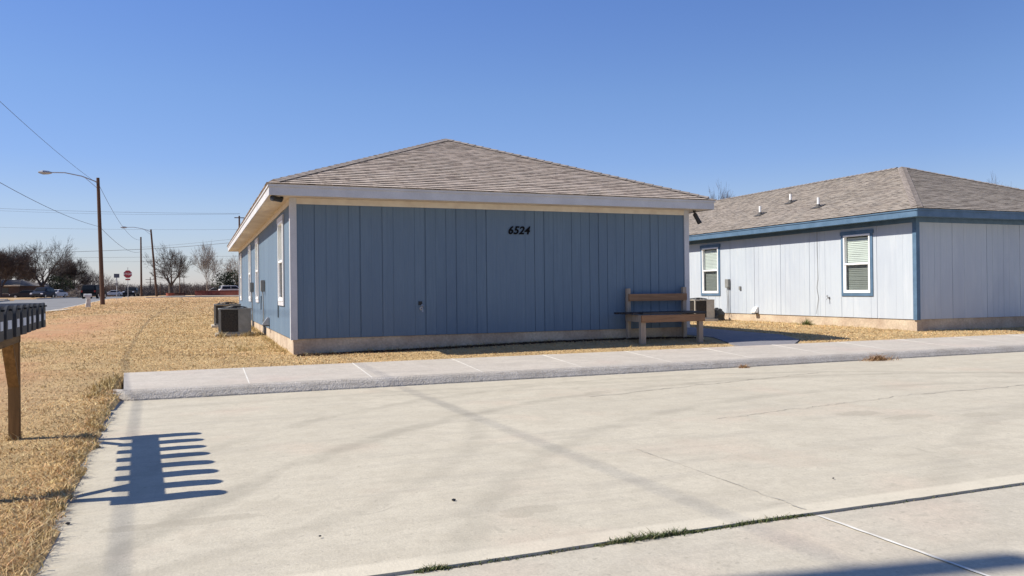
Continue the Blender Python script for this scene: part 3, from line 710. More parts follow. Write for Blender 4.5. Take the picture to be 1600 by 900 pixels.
# bib taps, vents, wires and boxes on the walls
def bib(parent, p, dirv):
    s = MB(); p = Vector(p); d = Vector(dirv); up_ = Vector((0, 0, 1)); sd = d.cross(up_)
    s.tube([p-d*.005, p+d*.008], .035, 12); s.tube([p, p+d*.075, p+d*.10-up_*.03, p+d*.105-up_*.06], [.014, .014, .013, .015], 8)
    s.tube([p+d*.05, p+d*.075+up_*.055], .007, 6); s.tube([p+d*.07+up_*.05, p+d*.082+up_*.062], .028, 8)
    return s.build('hose_tap', M_galv, parent)
bib(houseA, (2.35, -.002, .80), (0, -1, 0))
s = MB(); s.obox((2.33, -.010, .90), (.07, .012, .07), Matrix.Identity(3)); s.build('tap_plate', M_black, houseA)
bib(houseB, (-.002, 2.9, .82), (-1, 0, 0))
def elbox(parent, x, y, z, run, m=M_grey):
    s = MB(); s.box(x-.10, x-.002, y-.09, y+.09, z-.14, z+.14); b = s.build('disconnect_box', m, parent, bevel=.01)
    s = MB()
    for dy in (-.04, .04): s.tube([(x-.05, y+dy, z-.14), (x-.035, y+dy, z-run*.6), (x-.045, y+dy*1.6, z-run)], .010, 8)
    s.build('conduit', m, b)
elbox(houseA, -.002, 5.9, 1.30, 1.15); elbox(houseA, -.002, 10.1, 1.30, 1.15); elbox(houseB, -.002, 7.4, 1.28, 1.05)
s = MB(); s.box(-.05, -.003, 6.75, 6.83, 1.06, 1.18); s.build('outlet_box', M_grey, houseB, bevel=.006)
def hood(parent, p, m=M_pvc):
    x, y, z = p; s = MB(); s.prism([(x-.003, z+.12), (x-.05, z+.12), (x-.16, z-.03), (x-.16, z-.06), (x-.003, z-.06)], 'y', y-.09, y+.09)
    h_ = s.build('dryer_vent', m, parent, bevel=.005)
    s = MB(); s.box(x-.145, x-.01, y-.07, y+.07, z-.085, z-.062); s.build('vent_flap', M_black, h_)
hood(houseB, (0, 6.0, .40))
s = MB(); s.tube([(-.055, 3.35, .35+.02), (-.02, 3.35, .55), (-.015, 3.3, .8), (-.018, 3.36, 1.1), (-.012, 3.32, 1.35), (-.004, 3.33, 1.7), (-.01, 3.34, 2.2), (-.004, 3.34, 2.78)], .006, 6)
s.build('coax_cable', M_grey, houseB)
for yy, z0, z1 in ((2.35, .62, 1.0), (7.0, .7, 1.05), (10.6, .6, 1.0)):
    s = MB(); s.tube([(-.012, yy, z1), (-.016, yy+.02, (z0+z1)/2), (-.02, yy-.02, z0)], .012, 6); s.build('wall_cable', M_black, houseA)
hood(houseA, (0, 4.7, .44), M_galv)
def cam_unit(parent, p, d):
    s = MB(); p = Vector(p); d = Vector(d).normalized()
    s.tube([p, p+Vector((0, 0, -.05))], .03, 10); s.tube([p+Vector((0, 0, -.055)), p+Vector((0, 0, -.06))+d*.02, p+Vector((0, 0, -.07))+d*.20], [.02, .045, .045], 12)
    s.tube([p+Vector((0, 0, -.07))+d*.19, p+Vector((0, 0, -.072))+d*.24], [.05, .05], 12)
    s.build('floodlight', M_black, parent)
cam_unit(houseA, (-.16, -.10, 2.80), (-.7, -.6, .1)); cam_unit(houseA, (WA+.12, -.08, 2.79), (.55, -.1, -.9))

# ------------------------------------------------------------------ condensers
def make_ac(name, loc, label, m=M_grey, group='air conditioner units beside the houses'):
    r = thing(name, loc, label=label, cat='air conditioner', group=group); w, d, h = .74, .74, .66
    s = MB(); s.box(-.45, .45, -.45, .45, -.10, .04); s.build('pad', M_road_kerb, r)
    s = MB(); t = .035
    for sx_ in (-1, 1):
        for sy_ in (-1, 1):
            s.box(min(sx_*w/2, sx_*(w/2-t)), max(sx_*w/2, sx_*(w/2-t)), min(sy_*d/2, sy_*(d/2-t)), max(sy_*d/2, sy_*(d/2-t)), .05, h-.03)
    s.box(-w/2, w/2, -d/2, d/2, .04, .085)
    s.box(w/2-.30, w/2-t-.001, -d/2+.001, -d/2+.02, .086, h-.031); s.box(w/2-.02, w/2-.001, -d/2+t+.001, -.05, .086, h-.031)
    s.build('cabinet', m, r)
    s = MB(); s.box(-w/2+.05, w/2-.05, -d/2+.05, d/2-.05, .09, h-.05); s.build('coil', M_coil, r)
    s = MB()
    def slats(a, b, fixed, ax):
        n = int((b-a)/.032)
        for i in range(n):
            u = a+(i+.5)*(b-a)/n
            if ax == 'x': s.box(u-.005, u+.005, fixed-.006, fixed+.006, .086, h-.031)
            else: s.box(fixed-.006, fixed+.006, u-.005, u+.005, .086, h-.031)
    slats(-w/2+t, w/2-.31, -d/2+.012, 'x'); slats(-w/2+t, w/2-t, d/2-.012, 'x'); slats(-d/2+t, d/2-t, -w/2+.012, 'y'); slats(-.04, d/2-t, w/2-.012, 'y')
    s.build('side_grille', M_coil, r)
    s = MB(); s.box(-w/2-.008, w/2+.008, -d/2-.008, d/2+.008, h-.03, h); tp = s.build('top_panel', m, r, bevel=.008)
    s = MB(); 
    for k in range(5):
        rr = .07+.055*k; P = [(rr*math.cos(a*math.pi/12), rr*math.sin(a*math.pi/12), h+.055-.03*(rr/.3)**2) for a in range(25)]; s.tube(P, .005, 5, cap=False)
    for k in range(12):
        a = k*math.pi/6; s.tube([(.05*math.cos(a), .05*math.sin(a), h+.055), (.31*math.cos(a), .31*math.sin(a), h+.004)], .004, 5)
    s.tube([(0, 0, h+.003), (0, 0, h+.06)], .06, 12); s.tube([(0, 0, h+.0005), (0, 0, h+.006)], .30, 24); s.build('fan_guard', M_black, r)
    return r
g1 = lambda x, y: ground_z(x, y)
make_ac('air_conditioner', (.86, 20.9, g1(.86, 20.9)+.02), 'grey air conditioner unit nearest on the dry lawn beside the blue wall')
make_ac('air_conditioner', (.84, 25.4, g1(.84, 25.4)+.02), 'grey air conditioner unit partly hidden behind the nearer one by the blue wall')
a3 = make_ac('air_conditioner', (15.05, 21.7, g1(15, 21.7)+.02), 'beige air conditioner unit behind the bench by the pale house', M_beige)
# bundled black cover beside the third unit
s = MB(); vs = []; n1, n2 = 22, 12
for j in range(n2+1):
    th = math.pi*j/n2*.5
    for i in range(n1):
        ph = 2*math.pi*i/n1; k = 1+.22*noise.noise(Vector((math.cos(ph)*1.7, math.sin(ph)*1.7, j*.35)))+.1*noise.noise(Vector((math.cos(ph)*5, math.sin(ph)*5, j*.8)))
        vs.append((.36*k*math.cos(ph)*math.cos(th)**.6, .26*k*math.sin(ph)*math.cos(th)**.6, .36*k*math.sin(th)))
fs = [(j*n1+i, j*n1+(i+1) % n1, (j+1)*n1+(i+1) % n1, (j+1)*n1+i) for j in range(n2) for i in range(n1)]
M_sack = mat('black_sack', (.018, .018, .02), (.010, .010, .012), 10, .35, bump=.02, bscale=14)
o = s.add(vs, fs).build('plastic_sack', M_sack, loc=(15.85, 21.9, g1(15.8, 21.9)), smooth=True); tag(o, 'crumpled black sack between the beige air conditioner and the pale wall', 'sack')

# ------------------------------------------------------------------ bench
bz = ground_z(8.9, 14)
bench = thing('bench', (8.9, 14.05, bz), label='old wooden bench with dark slat seat in front of the blue wall', cat='bench')
def part(name, boxes, m, parent, bevel=.004):
    s = MB()
    for b in boxes: s.box(*b)
    return s.build(name, m, parent, bevel=bevel)
ZSE = .56
part('leg', [(-.73, -.62, -.34, -.25, -.05, ZSE-.14)], M_bencht, bench); part('leg', [(.63, .73, -.34, -.25, -.05, ZSE-.14)], M_bencht, bench)
part('back_post', [(-.68, -.60, .28, .36, -.05, 1.08)], M_bencht, bench); part('back_post', [(.67, .755, .28, .36, -.05, 1.10)], M_bencht, bench)
part('backrest', [(-.66, .74, .238, .277, .82, .965)], M_benchb, bench)
part('apron', [(-.74, .75, -.385, -.343, ZSE-.16, ZSE-.015)], M_benchb, bench)
part('side_rail', [(-.735, -.70, -.34, .275, ZSE-.15, ZSE-.015)], M_bencht, bench); part('side_rail', [(.735, .772, -.34, .275, ZSE-.15, ZSE-.02)], M_benchb, bench)
for i in range(5):
    y = -.37+i*.126; x0 = [-.70, -.86, -.93, -.99, -1.02][i]
    part('seat_slat', [(x0, .80-.02*(i % 2), y, y+.105, ZSE, ZSE+.038)], M_benchd, bench)

# ------------------------------------------------------------------ mailboxes
MX = -1.57; Y_FAR, Y_NEAR = 8.50, 6.02
gz0 = ground_z(MX, 7.2)
ROWA = R(3.4)
rack = thing('mailbox_rack', (MX+.075, 7.26, gz0), ROWA, label='brown timber rack of two braced posts carrying black mailboxes', cat='mailbox rack')
ZB = 1.06-gz0; hl = (Y_FAR-Y_NEAR)/2
for sgn in (-1, 1):
    part('post', [(-.045, .045, sgn*(hl-.02)-.045, sgn*(hl-.02)+.045, -.3, ZB-.042)], M_woodZ, rack, .004)
    s = MB(); a = Vector((0, sgn*(hl-.085), ZB-.50)); b = Vector((0, sgn*(hl-.44), ZB-.10)); mid = (a+b)/2; L = (b-a).length
    s.obox(mid, (.088, .04, L+.06), rotm('X', -math.atan2((b-a).y, (b-a).z))); s.build('brace', M_woodZ, rack, bevel=.003)
part('shelf', [(-.098, .098, -hl-.14, hl+.12, ZB-.04, ZB)], M_woodY, rack, .004)
part('rail', [(.02, .045, -hl-.05, hl+.05, ZB-.13, ZB-.0405)], M_woodY, rack, .002)
def make_mailbox():
    r = thing('mailbox', (0, 0, 0), cat='mailbox'); w, L, h = .083, .24, .225; zc = h-w
    prof = [(-w, 0), (w, 0)]+[(w*math.cos(a*math.pi/12), zc+w*math.sin(a*math.pi/12)) for a in range(13)]
    s = MB(); s.prism(prof, 'x', -L, L-.02); s.build('body', M_blackm, r)
    sc = 1.05; s = MB(); pr = [(y*sc, (z-h/2)*1.03+h/2) for y, z in prof]; s.prism(pr, 'x', L-.019, L+.004)
    d = s.build('door', M_mdoor, r, bevel=.003)
    s = MB(); s.box(L+.004, L+.022, -.018, .018, h-.035, h-.022); s.build('door_latch', M_blackm, d)
    s = MB(); s.box(L+.0045, L+.006, -.055, .05, .065, .125); s.build('number_sticker', M_sticker, d)
    s = MB(); s.box(-.02, .11, w+.001, w+.006, .12, .135); s.box(.08, .11, w+.001, w+.006, .12, .165); s.build('flag', M_blackm, r)
    return r
M_mdoor = mat('mailbox_door', (.045, .048, .052), (.026, .028, .032), 9, .55, spec=.25, bump=.001, bscale=40)
M_sticker = mat('number_label', (.62, .64, .68), (.5, .52, .56), 14, .5)
proto = make_mailbox()
names = ['farthest', 'second farthest', 'third farthest', 'fourth farthest', 'fifth farthest', 'sixth farthest', 'seventh farthest', 'nearest']
for i in range(8):
    o = proto if i == 0 else copy_tree(proto)
    yl = Y_FAR+.03-(Y_FAR-Y_NEAR+.06)/7*i-7.26; o.location = (MX+.075-math.sin(ROWA)*yl+.008*random.uniform(-1, 1), 7.26+math.cos(ROWA)*yl, 1.061)
    o.rotation_euler = (0, 0, R(random.uniform(-1.5, 3.5))); o['group'] = 'black mailboxes in a row on the timber rack'
    o['label'] = names[i]+' black mailbox on the timber rack'
# ------------------------------------------------------------------ poles, lamps, wires
def utility_pole(name, x, y, h, label, r=.16, lean=(0, 0), lamp=None, group=None, arm=None, cat='utility pole'):
    z = ground_z(x, y)-.05; p = thing(name, (x, y, z), label=label, cat=cat, group=group)
    s = MB(); s.tube([(lean[0]*t, lean[1]*t, h*t) for t in (0, .3, .6, 1)], [r, r*.9, r*.8, r*.68], 12); s.build('shaft', M_pole, p)
    if lamp:
        L, tilt = lamp; tx, ty = lean; s = MB()
        d = Vector((-1, -.1, 0)).normalized(); A = Vector((tx, ty, h-.35)); s.tube([A, A+d*L*.35+Vector((0, 0, .42)), A+d*L*.7+Vector((0, 0, .62)), A+d*L+Vector((0, 0, .58))], .04, 8)
        s.tube([A+Vector((0, 0, -.5)), A+d*L*.3+Vector((0, 0, .38))], .02, 6); a = s.build('lamp_arm', M_galv, p)
        q = A+d*L+Vector((0, 0, .56)); s = MB(); s.tube([q-d*.1, q+d*.15, q+d*.5, q+d*.8], [.06, .14, .17, .06], 10); s.build('lamp_head', M_galv, p)
    if arm:
        s = MB()
        for zz, wl in arm: s.box(-wl/2, wl/2, -.26, -.15, h-zz-.06, h-zz+.06)
        s.build('crossarm', M_pole, p)
    return p
P0 = (-8.36, 4.79); P1 = (-6.85, 69.4)
utility_pole('utility_pole', *P0, 11.6, 'bare brown utility pole outside the left edge whose shadow crosses the concrete', .17, group='street poles')
utility_pole('street_lamp', *P1, 9.95, 'tall brown pole with curved lamp arm beside the white post and lawn', .17, lean=(-.25, 0), lamp=(3.2, 0), group='street poles', cat='street lamp')
p2 = at(221, 467, 133); p3 = at(245, 463, 123); p4 = at(375, 459, 118)
utility_pole('utility_pole', p2.x, p2.y, 10.0, 'plain brown utility pole between the stop sign and leaning lamp pole', .17, group='street poles')
utility_pole('street_lamp', p3.x, p3.y, 10.4, 'leaning dark pole with curved lamp arm across the street', .18, lean=(-.75, 0), lamp=(3.4, 0), group='street poles', cat='street lamp')
utility_pole('utility_pole', p4.x, p4.y, 11.9, 'utility pole whose top shows above the far blue house eave', .17, group='street poles', arm=[(.3, 1.4)])
p5 = at(235, 459, 240)
utility_pole('utility_pole', p5.x, p5.y, 5.6, 'small distant utility pole with two crossarms on the horizon', .16, group='street poles', arm=[(.7, 2.6), (1.5, 2.4)])
p5b = at(250.5, 459, 210); utility_pole('utility_pole', p5b.x, p5b.y, 3.6, 'short distant post just right of the leaning lamp pole', .12, group='street poles')
p6 = at(281, 459, 190)
utility_pole('utility_pole', p6.x, p6.y, 7.4, 'thin distant utility pole right of the bare tree trunk', .11, group='street poles')
p7 = at(287.5, 459, 230)
utility_pole('utility_pole', p7.x, p7.y, 5.6, 'thin short distant pole with small crossarm near the brick wall', .10, group='street poles', arm=[(.3, 1.0)])

def wire(a, b, sag, label, r=.016, n=28):
    a, b = Vector(a), Vector(b); s = MB()
    s.tube([a.lerp(b, i/n)-Vector((0, 0, 4*sag*(i/n)*(1-i/n))) for i in range(n+1)], r, 5)
    o = s.build('overhead_wire', M_wire, recalc=False); tag(o, label, 'wire', 'overhead wires'); return o
z1 = ground_z(*P1)+9.6; T0 = Vector((P0[0], P0[1], 10.7))
wire(T0, (P1[0]-.2, P1[1], z1-.2), .75, 'upper wire slanting from the left frame edge down to the nearest street lamp', .010)
wire((P0[0], P0[1], 7.6), (P1[0]-.15, P1[1], 6.7), 1.0, 'lower wire slanting from the left frame edge to the middle of the nearest lamp pole', .012)
q2 = Vector((p2.x, p2.y, 10.6))
wire((P1[0]-.2, P1[1], z1-.2), q2, 1.3, 'upper thin wire dropping from the nearest lamp pole to the plain pole', .015)
wire((P1[0]-.15, P1[1], 6.7), (p2.x, p2.y, 8.6), .8, 'lower thin wire running from the nearest lamp pole to the plain pole', .016)
def span(px0, py0, d0, px1, py1, d1, sag, label, r): wire(at(px0, py0, d0), at(px1, py1, d1), sag, label, r, 40)
span(-160, 318, 118, 375, 333.5, 118, .35, 'highest of the level wires crossing behind the lamp pole to the far pole top', .016)
span(-160, 320, 119.5, 375, 334.5, 119.5, .55, 'second highest level wire just under the topmost one', .012)
span(-160, 350, 118, 375, 358.5, 118, .3, 'middle level wire crossing the sky below the topmost pair', .012)
span(-200, 395, 130, 220, 389.5, 133, .35, 'thick low wire running over the left trees to the plain pole', .030)
span(220, 389.5, 133, 520, 360, 118, .35, 'thick low wire rising from the plain pole towards the house eave', .030)
span(220, 386.5, 133, 520, 352, 118, .35, 'thin upper wire rising from the plain pole towards the house eave', .016)
span(-160, 403, 150, 520, 398, 150, .2, 'thin wire below the thick one crossing the bare trees', .018)
span(100, 409, 165, 520, 404, 165, .2, 'lowest thin wire just over the bare tree crowns', .014)

# stop sign
def rotz_to_cam(p): return math.atan2(-p.x, p.y)  # faces the camera side
ss = at(200, 460, 79); sz_ = ground_z(ss.x, ss.y)
st = thing('stop_sign', (ss.x, ss.y, sz_-.05), -YAW*.1, label='red octagonal stop sign reading STOP with a small plate below it', cat='stop sign')
s = MB(); s.tube([(0, 0, 0), (0, 0, 3.3)], .03, 6); s.build('post', M_galv, st)
zc = 2.62
M_red = mat('sign_red', (.36, .02, .035), (.30, .018, .03), 5, .5); M_swhite = mat('sign_white', (.7, .7, .7), None, 5, .5)
def octa(r): return [(r*math.cos(R(22.5+45*k)), zc+r*math.sin(R(22.5+45*k))) for k in range(8)]
s = MB(); s.prism(octa(.41), 'y', -.050, -.040); pl = s.build('sign_plate', M_swhite, st)
s = MB(); s.prism(octa(.385), 'y', -.056, -.0505); s.build('sign_face', M_red, pl)
me = text_mesh('STOP', .30, .002, 0); me.materials.append(M_swhite); o = bpy.data.objects.new('sign_letters', me); o.rotation_euler = (R(90), 0, 0); o.location = (0, -.060, zc); link(o, pl)
s = MB(); s.box(-.22, .22, -.05, -.04, zc-.60, zc-.46); s.build('lower_plate', M_red, st)
# small thin roadside sign posts
gs = at(182.5, 460, 80)
t = thing('roadside_sign', (gs.x, gs.y, ground_z(gs.x, gs.y)-.05), label='thin grey post with a small plate left of the stop sign', cat='sign')
s = MB(); s.tube([(0, 0, 0), (0, 0, 2.0)], .025, 6); s.build('post', M_galv, t); s = MB(); s.box(-.16, .16, -.03, -.02, 1.55, 1.8); s.build('sign_plate', M_grey, t)
# tall distant board on a pole
bb = at(182.5, 459, 210); t = thing('billboard', (bb.x, bb.y, ground_z(bb.x, bb.y)), label='dark grey sign board on a tall pole on the horizon', cat='billboard')
zt = at(182.5, 431, 210).z-ground_z(bb.x, bb.y); s = MB(); s.tube([(0, 0, 0), (0, 0, zt-.5)], .12, 8); s.build('post', M_galv, t)
s = MB(); s.box(-.65, .65, -.1, .1, zt-.5, zt+.55); s.build('board', mat('board_grey', (.10, .11, .14), None, 2, .6), t)
# weathered white post (kerbside) near the pole
wp = at(137.5, 480, 57.5); t = thing('white_mailbox_post', (wp.x, wp.y, ground_z(wp.x, wp.y)-.05), .2, label='leaning off white concrete mailbox pillar on the kerbside lawn', cat='mailbox post')
s = MB(); s.add([(-.17, -.14, 0), (.17, -.14, 0), (.17, .14, 0), (-.17, .14, 0), (-.08, -.13, .78), (.16, -.13, .78), (.16, .13, .78), (-.08, .13, .78)],
                [(0, 1, 5, 4), (1, 2, 6, 5), (2, 3, 7, 6), (3, 0, 4, 7), (4, 5, 6, 7), (0, 3, 2, 1)]); s.build('pillar', mat('off_white_concrete', (.74, .71, .64), (.42, .39, .34), 5, .9), t, bevel=.015)
s = MB(); s.prism([(-.12, 0), (.12, 0)]+[(.12*math.cos(a*math.pi/8), .10+.12*math.sin(a*math.pi/8)) for a in range(9)], 'x', -.24, .26)
o = s.build('letter_box', mat('grey_white_metal', (.62, .61, .6), (.4, .4, .39), 6, .6), t); o.location = (-.02, 0, .79)

# ------------------------------------------------------------------ trees
def bare_tree(name, base, h, spread, seed, m, label, group=None, trunk_r=None, dens=1., fork=.22, levels=6, droop=0., wide=None):
    rnd = random.Random(seed); t = thing(name, base, label=label, cat='tree', group=group); tr = MB(); cr = MB()
    r0 = trunk_r or h*.028
    def grow(p, d, L, r, lev):
        n = 3 if lev < 4 else 2; pts = [p]; q = p; dd = d.copy(); rad = [r]
        for i in range(n):
            dd = (dd+Vector((rnd.gauss(0, .16), rnd.gauss(0, .16), rnd.gauss(.04, .10)-droop*lev*.02))).normalized(); q = q+dd*(L/n); pts.append(q); rad.append(r*(1-.42*(i+1)/n))
        (cr).tube(pts, rad, 5 if lev < 2 else 3, cap=False)
        if lev >= levels: return
        k = rnd.choice((3, 3, 4)) if lev < levels-1 else rnd.choice((3, 4, 5)); k = max(2, round(k*dens))
        for c in range(k):
            f = rnd.uniform(.35, 1.) if c else 1.; j = min(n-1, int(f*n)); pp = pts[j].lerp(pts[j+1], f*n-j) if f < 1 else pts[-1]
            ax = Vector((rnd.gauss(0, 1), rnd.gauss(0, 1), rnd.gauss(0, .5))).normalized(); ang = rnd.uniform(.35, .95) if c else rnd.uniform(.05, .35)
            nd = (Matrix.Rotation(ang, 3, dd.cross(ax).normalized()) @ dd); nd.z += .10; nd.normalize()
            grow(pp, nd, L*rnd.uniform(.66, .86), max(.017, rad[j]*rnd.uniform(.52, .74)), lev+1)
    th = h*fork; tr.tube([(0, 0, -.2), (rnd.uniform(-.1, .1), rnd.uniform(-.1, .1), th*.5), (rnd.uniform(-.15, .15), rnd.uniform(-.1, .1), th)], [r0*1.35, r0, r0*.92], 9)
    tp = Vector(tr.v[-5])*0+Vector((0, 0, th*.96)); nb = 5 if spread > .5 else 4
    for k in range(nb):
        a = 2*math.pi*(k+rnd.uniform(-.2, .2))/nb; lean = rnd.uniform(.4, 1.)*spread
        grow(tp-Vector((0, 0, rnd.uniform(0, th*.2))), Vector((math.cos(a)*lean, math.sin(a)*lean, 1)).normalized(), h*rnd.uniform(.27, .36), r0*rnd.uniform(.5, .68), 1)
    # bring the crown to the wanted height
    mz = sorted(v[2] for v in cr.v)[int(len(cr.v)*.997)]; k = (h-th)/(mz-th)
    kx = k**.5 if not wide else wide/sorted(math.hypot(v[0], v[1]) for v in cr.v)[int(len(cr.v)*.985)]
    cr.v = [(x*kx if z > th else x, (y*kx if z > th else y), th+(z-th)*k if z > th else z) for x, y, z in cr.v]
    _ = [(x*k**.5, y*k**.5, th+(z-th)*k if z > th else z) for x, y, z in cr.v]
    tr.build('trunk', m, t, recalc=False); cr.build('crown', m, t, recalc=False); return t
def base_at(px, d, py=459):
    p = at(px, py, d); return (p.x, p.y, ground_z(p.x, p.y)-.1)
def hgt(px, py, d): p = at(px, py, d); return p.z-ground_z(p.x, p.y)
bare_tree('bare_tree', base_at(66, 150), hgt(66, 372, 150), .75, 3, M_bark, 'large wide dark bare tree behind the parked cars', 'bare winter trees', .42, 1.05, .2, levels=6, wide=5.6)
bare_tree('bare_tree', base_at(1, 145), hgt(1, 386, 145), .7, 4, M_barkp, 'brownish bare tree at the left frame edge over the low houses', 'bare winter trees', dens=1.2)
bare_tree('bare_tree', base_at(-25, 150), hgt(0, 384, 150), .7, 14, M_barkp, 'bare tree mostly cut by the left frame edge', 'bare winter trees', dens=1.2)
bare_tree('bare_tree', base_at(22, 165), hgt(25, 400, 165), .8, 5, M_barkp, 'lower plum brown bare tree left of the large dark one', 'bare winter trees', dens=1.2)
bare_tree('bare_tree', base_at(112, 170), hgt(112, 404, 170), .7, 6, M_bark, 'bushy bare tree right of the juniper and large dark tree', 'bare winter trees', fork=.12, dens=1.2)
bare_tree('bare_tree', base_at(45, 190), hgt(45, 415, 190), .8, 16, M_barkp, 'faint bare tree behind the large dark one', 'bare winter trees')
bare_tree('bare_tree', base_at(146, 240), hgt(146, 416, 240), .7, 7, M_barkp, 'hazy distant bare tree left of the tall lamp pole', 'bare winter trees', fork=.1, levels=5)
bare_tree('bare_tree', base_at(160, 250), hgt(160, 423, 250), .8, 17, M_barkp, 'hazy distant bare tree directly behind the tall lamp pole', 'bare winter trees', fork=.1, levels=5)
bare_tree('bare_tree', base_at(131, 235), hgt(131, 424, 235), .8, 27, M_barkp, 'hazy distant bare tree above the black van', 'bare winter trees', fork=.1, levels=5)
bare_tree('bare_tree', base_at(178, 230), hgt(178, 437, 230), .9, 8, M_bark2, 'small pale bare tree below the billboard', 'bare winter trees', fork=.1, levels=5)
bare_tree('bare_tree', base_at(267, 128), hgt(267, 385, 128), .8, 9, M_bark, 'spreading bare tree rising from the red planter', 'bare winter trees', .34, 1.0, .24, levels=6, wide=4.3)
bare_tree('bare_tree', base_at(324, 140), hgt(324, 379, 140), .8, 10, M_bark2, 'pale bare tree behind the red brick wall', 'bare winter trees', .16, 1.05, .14, levels=6, wide=3.4)
bare_tree('bare_tree', base_at(372, 155), hgt(372, 398, 155), .7, 11, M_bark2, 'bare tree beside the far corner of the blue house', 'bare winter trees', levels=5)
bare_tree('bare_tree', base_at(1120, 75), hgt(1120, 293, 75), .6, 12, M_barkp, 'bare tree top showing above the roof gap between the houses', 'bare winter trees', levels=6, dens=1.1, wide=2.6)
bare_tree('bare_tree', base_at(1556, 62), hgt(1556, 281, 62), .5, 13, M_barkp, 'faint bare twigs above the right roof slope', 'bare winter trees', levels=6, wide=2.2)

def evergreen(name, base, h, w, seed, label, n=2600):
    rnd = random.Random(seed); t = thing(name, base, label=label, cat='tree'); s = MB(); s.tube([(0, 0, -.2), (0, 0, h*.7)], [.2, .08], 7); s.build('trunk', M_bark, t)
    s = MB(); cl = [(Vector((rnd.uniform(-.32, .32)*w, rnd.uniform(-.32, .32)*w, h*rnd.uniform(.18, .8))), rnd.uniform(.18, .30)*w) for _ in range(16)]
    for i in range(n):
        c, r = rnd.choice(cl); d = Vector((rnd.gauss(0, 1), rnd.gauss(0, 1), rnd.gauss(0, 1))).normalized(); p = c+d*r*rnd.uniform(.6, 1.08)
        if p.z < .1: continue
        sz = rnd.uniform(.10, .24); a = Vector((rnd.gauss(0, 1), rnd.gauss(0, 1), rnd.gauss(0, 1))).normalized(); b = d.cross(a).normalized()
        s.add([p-b*sz*.5, p+b*sz*.5, p+d*sz+a*sz*.3], [(0, 1, 2)])
    s.build('crown', M_ever, t, recalc=False); return t
evergreen('juniper_tree', base_at(97, 148), hgt(97, 429, 148), 4.6, 1, 'dark round juniper right of the large bare trunk')
evergreen('evergreen_tree', base_at(353, 142), hgt(353, 416, 142), 5.0, 2, 'dark green evergreen above the red wall near the blue house', 3600)

# distant thicket along the horizon: nobody could count it
def thicket():
    rnd = random.Random(99); s = MB()
    for i in range(5200):
        px = rnd.uniform(-60, 420); d = rnd.uniform(215, 330); b = at(px, 459, d); z = ground_z(b.x, b.y); hh = d/1243*rnd.uniform(9, 24)*(.75+.5*noise.noise(Vector((px*.03, 0, 0))))
        p = Vector((b.x, b.y, z-.2))
        pts = [p]
        for k in range(3): p = p+Vector((rnd.gauss(0, .35), rnd.gauss(0, .35), hh/3)); pts.append(p)
        s.tube(pts, [.09, .07, .05, .02], 3, cap=False)
        for k in range(3):
            q = pts[1].lerp(pts[3], rnd.random()); s.tube([q, q+Vector((rnd.gauss(0, .8), rnd.gauss(0, .8), rnd.uniform(.3, 1.2)))], [.04, .015], 3, cap=False)
    return s.build('distant_thicket', M_barkp, recalc=False)
tag(thicket(), 'brownish purple leafless thicket along the far horizon', 'thicket', kind='stuff')

# ------------------------------------------------------------------ far walls and houses
def lowwall(name, px0, px1, d, h, label, m, w=.3, zoff=0):
    a, b = at(px0, 459, d), at(px1, 459, d); c = (a+b)/2; L = (b-a).length; rz = math.atan2(b.y-a.y, b.x-a.x)
    t = thing(name, (c.x, c.y, ground_z(c.x, c.y)+zoff), rz, label=label, cat='wall')
    s = MB(); s.box(-L/2, L/2, -w/2, w/2, -.2, h-.06); s.build('wall', m, t, bevel=.02)
    s = MB(); s.box(-L/2-.04, L/2+.04, -w/2-.04, w/2+.04, h-.058, h); s.build('coping', m, t, bevel=.01)
lowwall('brick_wall', 305, 400, 128, .85, 'low dark red brick wall left of the far blue house corner', M_brick)
lowwall('brick_wall', 273, 289, 131, .55, 'short dark wall right of the red planter', mat('dark_brown_brick', (.07, .03, .025), None, 3, .9))
pb = base_at(266, 126)
t = thing('planter', (pb[0], pb[1], pb[2]+.1), label='orange red brick planter round the bare tree trunk', cat='planter')
s = MB()
for rr, za, zb_ in ((.62, -.1, .42), (.66, .42, .5)):
    s.tube([(0, 0, za), (0, 0, zb_)], rr, 14)
s.build('ring', mat('orange_brick', (.30, .085, .05), (.2, .06, .04), 4, .9), t)

